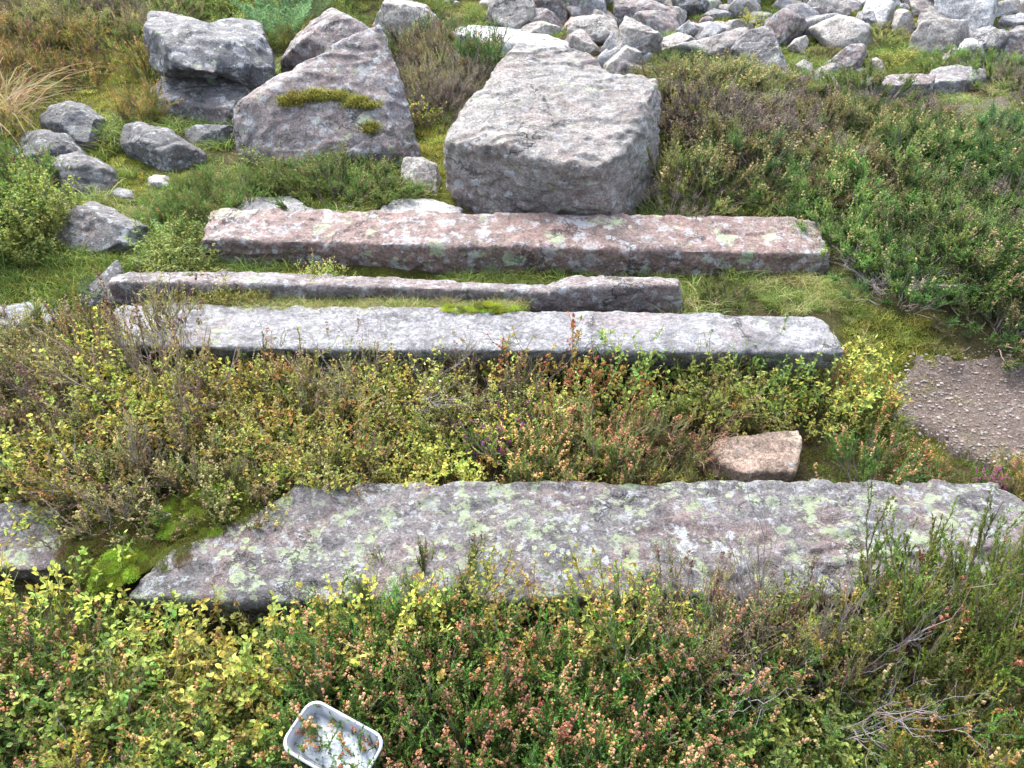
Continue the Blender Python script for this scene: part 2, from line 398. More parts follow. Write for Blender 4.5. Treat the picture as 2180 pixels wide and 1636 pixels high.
def slab(front, back, z_f, z_b, thick, under=.055):
    """front/back edges in pixels on the top face, at heights z_f and z_b"""
    F = [PZ(a, b, z_f) for a, b in front]; B = [PZ(a, b, z_b) for a, b in back]
    P = F+B; P += [Vector((p.x, p.y+(under if i < len(F) else -.01), p.z-thick)) for i, p in enumerate(P)]
    return P

# the five hewn blocks
rock('stone_slab', 'long flat lichen-spotted slab nearest the camera, with heather along its front edge',
     [slab([(268, 1272), (600, 1282), (1200, 1262), (1600, 1258), (2180, 1262), (2330, 1200)], [(640, 1036), (1000, 1030), (1600, 1030), (2110, 1026), (2190, 1095), (2290, 1160)], .13, .16, .17),
      slab([(268, 1272), (500, 1280), (700, 1280)], [(640, 1036), (480, 1120), (360, 1180)], .128, .155, .12)],
     'slab', 'slab', vox=.009, disp=.013, nscale=4.5, smooth=0, fine=.6, seed=5, cuts=0, flake=.013)
rock('stone_slab', 'pale flat slab mostly under moss at the left end of the front slab',
     [slab([(-220, 1185), (60, 1215), (190, 1205), (240, 1180)], [(-220, 1060), (30, 1082), (100, 1078), (210, 1100)], .10, .12, .15)],
     'slab', 'slab', vox=.011, disp=.018, nscale=5, cuts=2, flake=.01)
rock('stone_slab', 'pale grey smooth slab with sharply cut right end, third long block from the back',
     [slab([(260, 735), (700, 745), (1140, 748), (1500, 750), (1802, 752)], [(240, 650), (330, 645), (700, 655), (1100, 665), (1500, 668), (1745, 674), (1775, 700)], .30, .315, .17, .11)],
     'pale', 'slab', vox=.011, disp=.011, nscale=5, smooth=1, fine=.6, seed=9, cuts=0, flake=.009)
def bar(topb, topf, bot, yb, yf):
    P = [PY(a, b, yb) for a, b in topb] + [PY(a, b, yf) for a, b in topf] + [PY(a, b, yf+.035) for a, b in bot]
    P += [Vector((p.x, p.y, p.z-.25)) for p in P[:len(topb)]]
    return P
rock('stone_beam', 'narrow low beam with wavy top edge between the pale slab and the pink beam',
     [bar([(240, 588), (300, 577), (440, 580)], [(232, 603), (330, 600), (440, 604)], [(235, 668), (440, 672)], 2.66, 2.53),
      bar([(300, 579), (440, 579), (580, 593), (760, 586), (900, 600)], [(330, 600), (500, 606), (900, 613)], [(330, 672), (900, 680)], 2.66, 2.53),
      bar([(560, 593), (760, 588), (860, 600), (1190, 610)], [(560, 606), (860, 612), (1190, 622)], [(560, 680), (1190, 684)], 2.66, 2.53),
      bar([(1160, 610), (1215, 589), (1330, 591), (1440, 594)], [(1160, 622), (1230, 610), (1450, 607)], [(1160, 684), (1452, 684)], 2.68, 2.53)],
     'pinkgrey', 'beam', vox=.009, disp=.012, nscale=6, smooth=1, fine=.5, cuts=0, flake=.008)
rock('stone_beam', 'thick pink squared beam with white lichen, lying in front of the big boulder',
     [bar([(452, 450), (480, 446), (700, 457), (1000, 462), (1300, 466), (1560, 468), (1690, 462), (1742, 470)],
          [(428, 511), (830, 524), (1200, 530), (1764, 543)], [(440, 590), (1000, 600), (1762, 622)], 3.07, 2.82)],
     'pillar', 'beam', vox=.010, disp=.012, nscale=4.5, smooth=0, fine=.6, seed=14, cuts=0, flake=.010)

# big boulder
A = [(1093, 100, 4.0), (1160, 98, 4.02), (1227, 107, 4.0), (1268, 126, 3.95), (1083, 127, 3.85), (1043, 167, 3.75), (1003, 214, 3.6), (973, 255, 3.5), (948, 301, 3.4),
     (953, 300, 3.32), (1026, 310, 3.22), (1087, 314, 3.16), (1147, 340, 3.1), (1211, 360, 3.06), (1268, 357, 3.06), (1338, 318, 3.22),
     (948, 395, 3.36), (980, 440, 3.34), (1026, 480, 3.26), (1211, 490, 3.15), (1315, 490, 3.13), (1345, 440, 3.33), (1290, 200, 3.8), (1320, 190, 3.75)]
Bk = [(1340, 180, 3.78), (1361, 163, 3.8), (1394, 172, 3.78), (1404, 201, 3.72), (1400, 335, 3.55), (1383, 402, 3.52), (1345, 440, 3.35), (1268, 357, 3.07), (1338, 318, 3.22), (1352, 256, 3.42),
      (1382, 208, 3.6), (1288, 166, 3.85), (1240, 200, 3.75), (1211, 490, 3.17), (1318, 490, 3.14), (1100, 300, 3.3), (1150, 200, 3.7)]
def yp(L): return [PY(*p) for p in L]
def backs(L, dy, dz=.0):
    q = []
    for p in yp(L):
        q.append(Vector((p.x*.97, p.y+dy, p.z-dz)))
    return q
hA = yp(A) + [Vector((v.x, 4.15, .2)) for v in yp([(1000, 300, 3.8), (1300, 300, 3.8)])] + [PY(1100, 125, 4.3), PY(1230, 130, 4.3)]
hB = yp(Bk) + [Vector((v.x, 4.1, .2)) for v in yp([(1150, 300, 3.8), (1370, 300, 3.8)])] + [PY(1290, 185, 4.1), PY(1370, 185, 4.05)]
hC = yp([(1205, 206, 3.64), (1258, 238, 3.50), (1346, 250, 3.42), (1386, 205, 3.58), (1398, 174, 3.78), (1330, 166, 3.84), (1292, 158, 3.9), (1235, 150, 3.86)])
hC = hC + [v+Vector((0, .05, -.15)) for v in hC]
rock('boulder', 'largest pale block-shaped boulder with sloping cracked top, right behind the pink beam', [hA, hB, hC], 'boulder', 'boulder', vox=.009, disp=.019, nscale=3.8, smooth=0, fine=.5, strata=.0015, seed=23, cuts=0, flake=.013)
# big triangular rock
rock('rock', 'large triangular grey rock with moss tufts on its face, left of the big boulder',
     [sil([(508, 228), (560, 191), (640, 150), (720, 100), (780, 70), (800, 65), (817, 85), (832, 150), (852, 230), (880, 300), (887, 335), (800, 350), (700, 358), (600, 360), (555, 360), (528, 330), (513, 300)], th=.42, lean=.9, bulge=.06,
      ridge=[(790, 95, .30), (700, 130, .27), (560, 205, .12), (830, 320, -.08), (620, 350, -.08)])], 'pinkgrey', vox=.011, disp=.015, nscale=3, cuts=0, flake=.012)
rock('rock', 'rounded grey rock peering over the left shoulder of the triangular rock',
     [sil([(598, 170), (603, 130), (625, 88), (665, 65), (700, 22), (735, 15), (772, 32), (800, 70), (810, 170), (700, 190)], y=4.65, th=.5, lean=.5)], 'pinkgrey')
rock('rock', 'dark overhanging rock with a notch, highest of the stack at upper left',
     [sil([(308, 100), (318, 82), (332, 72), (360, 62), (400, 64), (440, 62), (470, 80), (480, 170), (400, 162), (345, 160), (322, 140)], y=4.42, th=.55, lean=.25, bulge=.25, bury=-.35, ridge=[(350, 98, -.18), (450, 150, -.2)]),
      sil([(440, 68), (500, 86), (550, 82), (570, 92), (583, 130), (593, 170), (590, 186), (560, 190), (520, 180), (450, 160)], y=4.40, th=.5, lean=.35, bulge=.25, bury=-.35)], 'blue', vox=.015)
rock('rock', 'smooth pale rock lying directly beneath the dark overhanging rock',
     [sil([(322, 185), (345, 160), (410, 150), (500, 158), (580, 180), (560, 215), (515, 236), (520, 275), (430, 268), (360, 244), (330, 222)], y=4.14, th=.5, lean=.9, bulge=.15)], 'grey', smooth=4, disp=.02)
rock('rock', 'dark square block at the foot of the stack, beside the triangular rock',
     [sil([(385, 275), (420, 266), (505, 270), (522, 300), (518, 332), (450, 340), (395, 325)], y=3.98, th=.35, lean=.1, bulge=.1)], 'blue')
for nm, lab, out, mt, kw in [
  ('rock', 'dark rounded rock left of the shaggy tuft, uppermost of the left cluster', [(83, 262), (108, 228), (150, 214), (182, 226), (228, 262), (234, 300), (190, 316), (130, 305), (90, 290)], 'blue', {}),
  ('rock', 'blue grey rock half hidden behind drooping straw grass', [(30, 335), (48, 290), (90, 276), (150, 288), (185, 312), (175, 338), (90, 350)], 'blue', {}),
  ('rock', 'ridged grey rock below the smooth pale rock of the stack', [(263, 305), (270, 270), (297, 261), (360, 275), (388, 300), (437, 330), (430, 350), (380, 364), (330, 362), (290, 338)], 'grey', {}),
  ('rock', 'speckled rock with slanting top above the small white stone, left side', [(75, 360), (110, 336), (170, 324), (195, 330), (235, 358), (258, 385), (250, 404), (205, 414), (150, 400), (95, 380)], 'grey', {}),
  ('rock', 'bleached white-topped rock cut by the left edge of the view', [(-80, 350), (0, 340), (35, 344), (60, 360), (63, 375), (40, 395), (10, 410), (-80, 420)], 'pale', {}),
  ('rock', 'small dark rock at the left edge under the straw grass', [(-60, 290), (10, 283), (40, 300), (52, 322), (40, 345), (-60, 350)], 'blue', {}),
  ('stone', 'small white square stone in the grass below the ridged rock', [(315, 380), (330, 373), (362, 374), (368, 390), (350, 404), (318, 402)], 'white', {}),
  ('rock', 'broad layered blue grey rock left of the pink beam', [(98, 470), (115, 437), (160, 427), (205, 427), (240, 443), (270, 458), (312, 485), (323, 502), (300, 516), (230, 526), (190, 536), (140, 535), (115, 515)], 'grey', {}),
  ('stone', 'low flat stone between the layered rock and the small white stone', [(225, 408), (250, 400), (290, 408), (306, 420), (290, 430), (240, 428)], 'pale', {}),
  ('rock', 'small round-topped rock squeezed against the left of the big boulder', [(847, 352), (862, 338), (900, 337), (926, 350), (946, 385), (946, 414), (885, 416), (856, 390)], 'warm', {}),
  ('rock', 'leaning finger of grey rock at the left end of the wavy beam', [(160, 640), (185, 615), (225, 580), (250, 553), (268, 555), (268, 575), (240, 610), (215, 650), (170, 655)], 'grey', {'th': .15}),
  ('rock', 'low pale rock with a white crust at the left edge, level with the pale slab', [(-120, 665), (0, 655), (60, 646), (110, 660), (122, 680), (80, 700), (20, 715), (-120, 725)], 'pale', {'th': .25}),
  ('stone', 'bright white stone beside the small bare patch at far right', [(2072, 262), (2082, 252), (2097, 246), (2116, 250), (2131, 260), (2124, 270), (2085, 271)], 'white', {}),
  ('stone', 'pink thumb-sized stone at the top of the grit path', [(1988, 800), (2000, 794), (2022, 795), (2030, 804), (2018, 812), (1995, 811)], 'tan', {}),
  ('stone', 'flat grey stone set in the grit path', [(2015, 865), (2035, 856), (2062, 862), (2070, 874), (2045, 882), (2020, 876)], 'pale', {}),
 ]:
    kk = dict(th=.3, lean=.5); sm = kw.get('smooth', 0)
    wpx = max(p[0] for p in out)-min(p[0] for p in out); yy = PG(sum(p[0] for p in out)/len(out), max(p[1] for p in out)-3).y
    kk['th'] = kw.get('th', min(.45, wpx/FPX*yy*1.1*.8)); kk['lean'] = kw.get('lean', .5)
    rock(nm, lab, [sil(out, **kk)], mt, nm, smooth=sm)
rock('rock', 'tan sandstone lump lying in the plants between front slab and pale slab', [slab([(1508, 952), (1535, 985), (1580, 1008), (1690, 1004)], [(1532, 936), (1590, 925), (1650, 917), (1700, 916), (1712, 940)], .12, .155, .16, .03)], 'tan', vox=.008, disp=.012, cuts=0, smooth=1)
rock('stone_slab', 'flat pale slab lying level behind the left half of the pink beam',
     [slab([(478, 455), (560, 470), (700, 470)], [(510, 424), (560, 416), (640, 419), (650, 440)], .36, .37, .15)], 'pale', 'slab', vox=.012, disp=.015)
rock('stone_slab', 'flat bleached white slab lying between the pink beam and the small round rock',
     [slab([(782, 462), (860, 480), (990, 480)], [(800, 428), (880, 420), (955, 420), (985, 440)], .36, .37, .15)], 'white', 'slab', vox=.012, disp=.015)

# rock pile across the top
TOP = [
 ('broad sloping grey rock above the brown heather, left of the white slab', [(795, 20), (829, -12), (880, -5), (925, 42), (948, 72), (935, 95), (850, 88), (812, 55)], 'warm', {}),
 ('leaning cream-coloured rock above the left end of the white slab', [(1020, -30), (1110, -30), (1132, 14), (1127, 46), (1092, 58), (1052, 36), (1026, 0)], 'warm', {}),
 ('dark reddish block at the top edge, behind the cream-coloured rock', [(1134, -20), (1180, -20), (1207, 30), (1207, 52), (1180, 45), (1140, 25)], 'grey', {}),
 ('pinkish angular rock just right of the cream-coloured rock', [(1126, 48), (1132, 22), (1150, 14), (1178, 30), (1205, 50), (1180, 66), (1130, 60)], 'pinkgrey', {}),
 ('small pale rock sitting over the middle of the white slab', [(1112, 66), (1125, 54), (1152, 48), (1188, 58), (1203, 72), (1172, 84), (1120, 78)], 'warm', {}),
 ('small pink pointed rock above the white slab', [(1199, 58), (1215, 34), (1238, 46), (1245, 60), (1226, 72), (1203, 68)], 'tan', {}),
 ('grey wedge rock at the right end of the white slab', [(1192, 84), (1214, 65), (1250, 67), (1277, 84), (1294, 108), (1240, 108), (1200, 100)], 'warm', {}),
 ('smooth pale sheet of rock at the top edge, between two shrubs', [(1205, -30), (1300, -30), (1292, 20), (1280, 60), (1254, 44), (1228, 24)], 'pale', {}),
 ('upright pointed rock with a slanting right face, right of the white slab', [(1312, 118), (1322, 70), (1330, 30), (1350, 17), (1372, 22), (1412, 60), (1388, 82), (1364, 92), (1362, 125), (1335, 130)], 'warm', {'th': .2}),
 ('flat-topped block behind the upright pointed rock', [(1316, -12), (1370, -2), (1427, 20), (1432, 52), (1400, 58), (1318, 40)], 'pinkgrey', {}),
 ('pink wedge rock at the right shoulder of the big boulder', [(1296, 150), (1304, 132), (1330, 130), (1384, 154), (1380, 175), (1330, 185)], 'pinkgrey', {}),
 ('thin flat rock just right of the upright pointed rock', [(1368, 98), (1400, 84), (1455, 68), (1484, 78), (1440, 98), (1390, 112)], 'warm', {}),
 ('long low pale rock with a rounded back, left of the grey dome rock', [(1404, 112), (1430, 92), (1480, 74), (1540, 60), (1600, 62), (1620, 90), (1600, 128), (1540, 142), (1450, 138), (1412, 130)], 'boulder', {}),
 ('grey dome-shaped rock at the right end of the long low pale rock', [(1556, 120), (1572, 90), (1595, 72), (1630, 64), (1664, 84), (1684, 125), (1692, 168), (1640, 165), (1575, 145)], 'grey', {}),
 ('dark rock at the top edge right of the flat-topped block', [(1428, -20), (1500, -25), (1508, 15), (1490, 34), (1440, 28)], 'grey', {}),
 ('pale flat stone below the dark rock at the top edge', [(1480, 30), (1520, 20), (1556, 26), (1562, 40), (1520, 48), (1486, 44)], 'pale', {}),
 ('small pointed pink stone on the long low pale rock', [(1500, 74), (1516, 46), (1530, 54), (1534, 76), (1516, 84)], 'tan', {}),
 ('grey slab stone left of the small pointed pink stone', [(1444, 64), (1475, 50), (1502, 58), (1506, 76), (1470, 84), (1446, 76)], 'warm', {}),
 ('small grey stone near the top, below the yellow grass', [(1586, 50), (1606, 38), (1630, 44), (1634, 58), (1604, 62)], 'grey', {}),
 # wall of stones, upper right
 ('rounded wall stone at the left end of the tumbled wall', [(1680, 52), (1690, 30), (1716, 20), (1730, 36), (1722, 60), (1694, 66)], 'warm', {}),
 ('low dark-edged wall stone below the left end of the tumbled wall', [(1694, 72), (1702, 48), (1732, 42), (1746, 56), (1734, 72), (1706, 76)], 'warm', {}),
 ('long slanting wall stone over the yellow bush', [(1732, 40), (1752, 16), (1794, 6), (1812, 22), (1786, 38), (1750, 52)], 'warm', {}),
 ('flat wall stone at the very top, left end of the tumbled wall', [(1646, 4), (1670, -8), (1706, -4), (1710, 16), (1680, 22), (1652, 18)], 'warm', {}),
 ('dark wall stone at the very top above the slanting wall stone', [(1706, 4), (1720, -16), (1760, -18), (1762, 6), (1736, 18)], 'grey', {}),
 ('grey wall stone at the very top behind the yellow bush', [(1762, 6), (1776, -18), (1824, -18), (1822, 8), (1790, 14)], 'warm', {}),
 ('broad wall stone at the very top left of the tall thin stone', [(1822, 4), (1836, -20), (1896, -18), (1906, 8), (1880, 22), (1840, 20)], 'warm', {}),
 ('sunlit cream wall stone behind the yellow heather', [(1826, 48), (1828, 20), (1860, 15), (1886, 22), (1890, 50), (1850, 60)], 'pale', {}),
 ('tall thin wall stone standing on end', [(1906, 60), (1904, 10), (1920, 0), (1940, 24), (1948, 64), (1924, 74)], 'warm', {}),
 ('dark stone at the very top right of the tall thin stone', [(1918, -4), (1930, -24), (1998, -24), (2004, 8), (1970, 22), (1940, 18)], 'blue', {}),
 ('squat grey boulder at the foot of the huge sunlit-white boulder', [(1958, 72), (1960, 26), (1984, 14), (2026, 22), (2044, 46), (2040, 76), (2000, 86)], 'warm', {}),
 ('huge sunlit-white boulder in the upper right corner', [(1996, 10), (2010, -30), (2130, -40), (2134, 10), (2122, 45), (2098, 86), (2074, 84), (2040, 60)], 'white', {'th': .4}),  # strong sunlight on this boulder is painted as white stone
 ('dark rounded stone in the upper right corner against the huge sunlit-white boulder', [(2136, 12), (2146, -14), (2240, -20), (2240, 28), (2160, 30)], 'warm', {}),
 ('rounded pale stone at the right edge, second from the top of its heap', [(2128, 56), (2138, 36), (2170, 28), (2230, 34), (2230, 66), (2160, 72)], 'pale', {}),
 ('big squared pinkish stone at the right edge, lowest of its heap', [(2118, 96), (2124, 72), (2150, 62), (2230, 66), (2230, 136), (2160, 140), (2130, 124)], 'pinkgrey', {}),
 # stones among the far heather
 ('brown block with a flat white top, in the far heather', [(1766, 130), (1768, 101), (1800, 96), (1846, 95), (1842, 112), (1818, 142), (1784, 156)], 'pinkgrey', {}),
 ('small cream stone between the brown block and the long low ledge', [(1848, 152), (1853, 130), (1868, 123), (1884, 134), (1894, 150), (1886, 164), (1856, 164)], 'warm', {}),
 ('small grey stone at the left of the scatter of slabs', [(1692, 140), (1712, 128), (1732, 136), (1734, 154), (1706, 160)], 'warm', {}),
 ('tilted flat stone with a dark end in the scatter of slabs', [(1728, 158), (1752, 140), (1778, 134), (1786, 146), (1760, 166), (1736, 170)], 'pale', {}),
 ('dark stone under the tilted flat stone', [(1722, 176), (1736, 160), (1768, 158), (1790, 172), (1776, 190), (1736, 190)], 'blue', {}),
 ('pale triangular stone lowest in the scatter of slabs', [(1742, 200), (1752, 178), (1774, 170), (1794, 186), (1792, 202), (1764, 208)], 'warm', {}),
 ('flat grey stone left of the yellow bush', [(1650, 78), (1664, 64), (1694, 62), (1712, 76), (1700, 90), (1664, 92)], 'pale', {}),
 ('pale wedge stone under the yellow bush', [(1676, 104), (1694, 84), (1724, 74), (1730, 90), (1708, 108), (1684, 114)], 'warm', {}),
]
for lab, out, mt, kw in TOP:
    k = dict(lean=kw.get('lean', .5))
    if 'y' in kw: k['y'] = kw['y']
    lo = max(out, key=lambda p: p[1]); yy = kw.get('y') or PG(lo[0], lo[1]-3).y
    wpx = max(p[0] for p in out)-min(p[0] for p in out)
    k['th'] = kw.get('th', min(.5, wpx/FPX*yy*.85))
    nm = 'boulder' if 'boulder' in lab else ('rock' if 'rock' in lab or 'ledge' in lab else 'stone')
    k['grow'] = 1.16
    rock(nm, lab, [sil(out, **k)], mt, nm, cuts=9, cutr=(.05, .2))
random_stones = random.Random(4)
def scatter_stones(n, boxes, label, group, mats, smin, smax, mind):
    done = []
    tries = 0
    while len(done) < n and tries < 4000:
        tries += 1
        x0, y0, x1, y1 = random_stones.choice(boxes); px, py = random_stones.uniform(x0, x1), random_stones.uniform(y0, y1)
        if any(abs(px-a) < mind and abs(py-b) < mind*.45 for a, b in done): continue
        wpx = random_stones.uniform(smin, smax)*(1+py/200); hpx = wpx*random_stones.uniform(.5, .85); k = random_stones.randint(4, 6); a0 = random_stones.random()*6
        out = [(px+wpx/2*math.cos(a0+6.283*j/k)*random_stones.uniform(.75, 1.2), py-hpx/2*math.sin(a0+6.283*j/k)*random_stones.uniform(.75, 1.15)) for j in range(k)]
        lo = max(out, key=lambda p: p[1]); yy = PG(lo[0], lo[1]-2).y
        c = PY(px, py-hpx*.2, yy)
        if any(mn[0] < c.x < mx[0] and mn[1]-.05 < c.y < mx[1] for t, mn, mx in BVH[:14]): continue
        done.append((px, py))
        rock('stone', label, [sil(out, y=yy, th=wpx/FPX*yy*.8, lean=.4, bury=.04)], random_stones.choice(mats), 'stone', group=group, cuts=9, cutr=(.06, .26), vox=max(.010, wpx/FPX*yy/30))
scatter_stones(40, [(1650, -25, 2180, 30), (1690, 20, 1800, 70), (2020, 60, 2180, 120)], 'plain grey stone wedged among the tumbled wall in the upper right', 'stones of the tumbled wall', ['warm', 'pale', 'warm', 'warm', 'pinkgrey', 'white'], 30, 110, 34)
scatter_stones(44, [(960, -30, 1640, 30), (1230, 30, 1500, 70), (1280, 90, 1400, 140), (1480, 40, 1680, 70)], 'plain weathered stone in the scree along the top edge', 'stones of the scree', ['warm', 'pinkgrey', 'pale', 'warm'], 26, 105, 36)
scatter_stones(12, [(1690, 120, 1800, 200), (1800, 150, 1860, 185)], 'little pale stone chip among the scattered slabs', 'chips among the scattered slabs', ['warm', 'pale', 'tan'], 12, 26, 16)
g_ = PG(1910, 204).z
rock('rock', 'long low ledge with a pale top and pink front', [slab([(1826, 178), (1905, 182), (1990, 176)], [(1846, 166), (1925, 157), (1992, 158)], g_+.10, g_+.12, .2, .01)], 'pinkgrey', vox=.010, disp=.012, cuts=0)
g_ = PG(2040, 184).z
rock('rock', 'low grey ledge at the right end of the pink-fronted ledge', [slab([(1962, 168), (2040, 173), (2104, 164)], [(1985, 146), (2035, 137), (2098, 147)], g_+.06, g_+.09, .16, .01)], 'pale', vox=.010, disp=.014, cuts=2)
W_ = yp([(935, 72, 5.35), (950, 62, 5.6), (996, 55, 5.9), (1060, 57, 6.0), (1150, 68, 6.0), (1240, 85, 5.8), (1267, 100, 5.6), (1230, 112, 5.25), (1110, 104, 5.2), (1020, 92, 5.18), (960, 84, 5.2)])
rock('stone_slab', 'tilted slab with a brilliant white top, above and left of the big boulder', [W_ + [Vector((v.x, v.y+.05, v.z-.13)) for v in W_]], 'white', 'slab', vox=.016, disp=.012)  # white colour stands in for the sky's reflection on the top
def occupied(x, y, z, lim=.03):
    o = Vector((x, y, 3)); d = Vector((0, 0, -1))
    for t, mn, mx in BVH:
        if mn[0]-.02 < x < mx[0]+.02 and mn[1]-.02 < y < mx[1]+.02:
            hit = t.ray_cast(o, d)
            if hit[0] is not None and hit[0].z > z+lim: return True
    return False

# ------------------------------------------------------------------ vegetation meshes (one triangle soup per plant part)
G = np.random.default_rng(11)
def unit(v): return v/np.maximum(np.linalg.norm(v, axis=-1, keepdims=True), 1e-9)
class Soup:
    def __init__(s): s.v = []; s.c = []
    def tri(s, T, C):                              # T (n,3,3)  C (n,3)
        if len(T): s.v.append(T.reshape(-1, 3, 3)); s.c.append(np.broadcast_to(C, (len(T.reshape(-1, 3, 3)), 3)))
    def mesh(s, name, mat):
        T = np.concatenate(s.v); C = np.clip(np.concatenate(s.c), 0, 1); n = len(T)
        me = bpy.data.meshes.new(name)
        me.vertices.add(n*3); me.vertices.foreach_set('co', T.astype(np.float32).ravel())
        me.loops.add(n*3); me.loops.foreach_set('vertex_index', np.arange(n*3, dtype=np.int32))
        me.polygons.add(n); me.polygons.foreach_set('loop_start', np.arange(0, n*3, 3, dtype=np.int32))
        me.polygons.foreach_set('loop_total', np.full(n, 3, dtype=np.int32))
        a = me.color_attributes.new('Col', 'FLOAT_COLOR', 'POINT')
        c4 = np.ones((n*3, 4), np.float32); c4[:, :3] = np.repeat(C, 3, axis=0); a.data.foreach_set('color', c4.ravel())
        me.update(); me.materials.append(mat); return me
    def n(s): return sum(len(x) for x in s.v)
def tubes(s, P, r0, r1, col):
    """P (n,m,3) polylines -> three-sided tapering twigs; col (n,3)"""
    n, m, _ = P.shape
    if n == 0: return
    D = unit(P[:, -1]-P[:, 0]); a = np.cross(D, [.3, .2, .93]); a = unit(a); b = np.cross(D, a)
    r = np.linspace(1, 0, m)[None, :, None]*(np.reshape(r0, (-1, 1, 1))-np.reshape(r1, (-1, 1, 1)))+np.reshape(r1, (-1, 1, 1))
    R = [P + r*(a[:, None]*math.cos(t)+b[:, None]*math.sin(t)) for t in (0, 2.094, 4.189)]
    for k in range(3):
        A, B = R[k], R[(k+1) % 3]
        t1 = np.stack([A[:, :-1], B[:, :-1], B[:, 1:]], 2); t2 = np.stack([A[:, :-1], B[:, 1:], A[:, 1:]], 2)
        cc = np.repeat(col, m-1, axis=0)
        s.tri(t1.reshape(-1, 3, 3), cc); s.tri(t2.reshape(-1, 3, 3), cc)
def curve(B, D, L, up, m=6, wig=.0):
    t = np.linspace(0, 1, m)[None, :, None]; L = np.reshape(L, (-1, 1, 1))
    P = B[:, None] + D[:, None]*L*t + np.array([0, 0, 1.])*np.reshape(up, (-1, 1, 1))*L*t*t
    if wig: P = P + np.cumsum(G.normal(0, wig, P.shape)*(t > 0), 1)*L
    return P
def at(P, t):
    n, m, _ = P.shape; f = np.clip(t, 0, .9999)*(m-1); i = f.astype(int); w_ = (f-i)[..., None]
    ar = np.arange(n)[:, None]
    return P[ar, i]*(1-w_)+P[ar, i+1]*w_
def colj(base, n, j=.25, hue=.12):
    c = np.array(base)[None]*(1+G.normal(0, j, (n, 1)))*(1+G.normal(0, hue, (n, 3))); return np.clip(c, .004, 1)
def needles(s, P, k, ln, wd, col, spread=.8):
    n = len(P)
    t = G.random((n, k)); q = at(P, t); ax = unit(P[:, -1]-P[:, 0])[:, None]
    r = unit(G.normal(size=(n, k, 3))); d = unit(ax + r*spread)
    l = ln*(.6+.7*G.random((n, k, 1))); sd_ = unit(np.cross(d, G.normal(size=(n, k, 3))))*wd
    T = np.stack([q-sd_, q+sd_, q+d*l], 2).reshape(-1, 3, 3)
    s.tri(T, np.repeat(col, k, axis=0)*(1+G.normal(0, .22, (n*k, 1))))
def blobs(s, Q, r, col):
    """small double pyramids (bells, buds)"""
    n = len(Q)
    if n == 0: return
    a = unit(G.normal(size=(n, 3))); b = unit(np.cross(a, G.normal(size=(n, 3)))); c = np.cross(a, b)
    r = r*(.6+.8*G.random((n, 1)))
    ring = [Q+b*r, Q+c*r, Q-b*r, Q-c*r]; top = Q+a*r*1.5; bot = Q-a*r*1.1
    for i in range(4):
        s.tri(np.stack([ring[i], ring[(i+1) % 4], top], 1), col); s.tri(np.stack([ring[(i+1) % 4], ring[i], bot], 1), col*.8)
def leaves(s, Q, D, ln, wd, col):
    n = len(Q); l = ln*(.65+.6*G.random((n, 1))); w_ = wd*(.7+.5*G.random((n, 1)))
    nrm = unit(G.normal(0, .55, (n, 3))+[0, -.15, 1]); D = unit(D-nrm*(D*nrm).sum(1, keepdims=True)*.8); S = unit(np.cross(D, nrm))
    up = nrm*w_*.35
    a = Q; b = Q+D*l*.35+S*w_+up; c = Q+D*l*.75+S*w_*.75+up; t = Q+D*l; d = Q+D*l*.35-S*w_+up; e = Q+D*l*.75-S*w_*.75+up
    for x, y, z in ((a, b, c), (a, c, t), (a, t, e), (a, e, d)): s.tri(np.stack([x, y, z], 1), col)

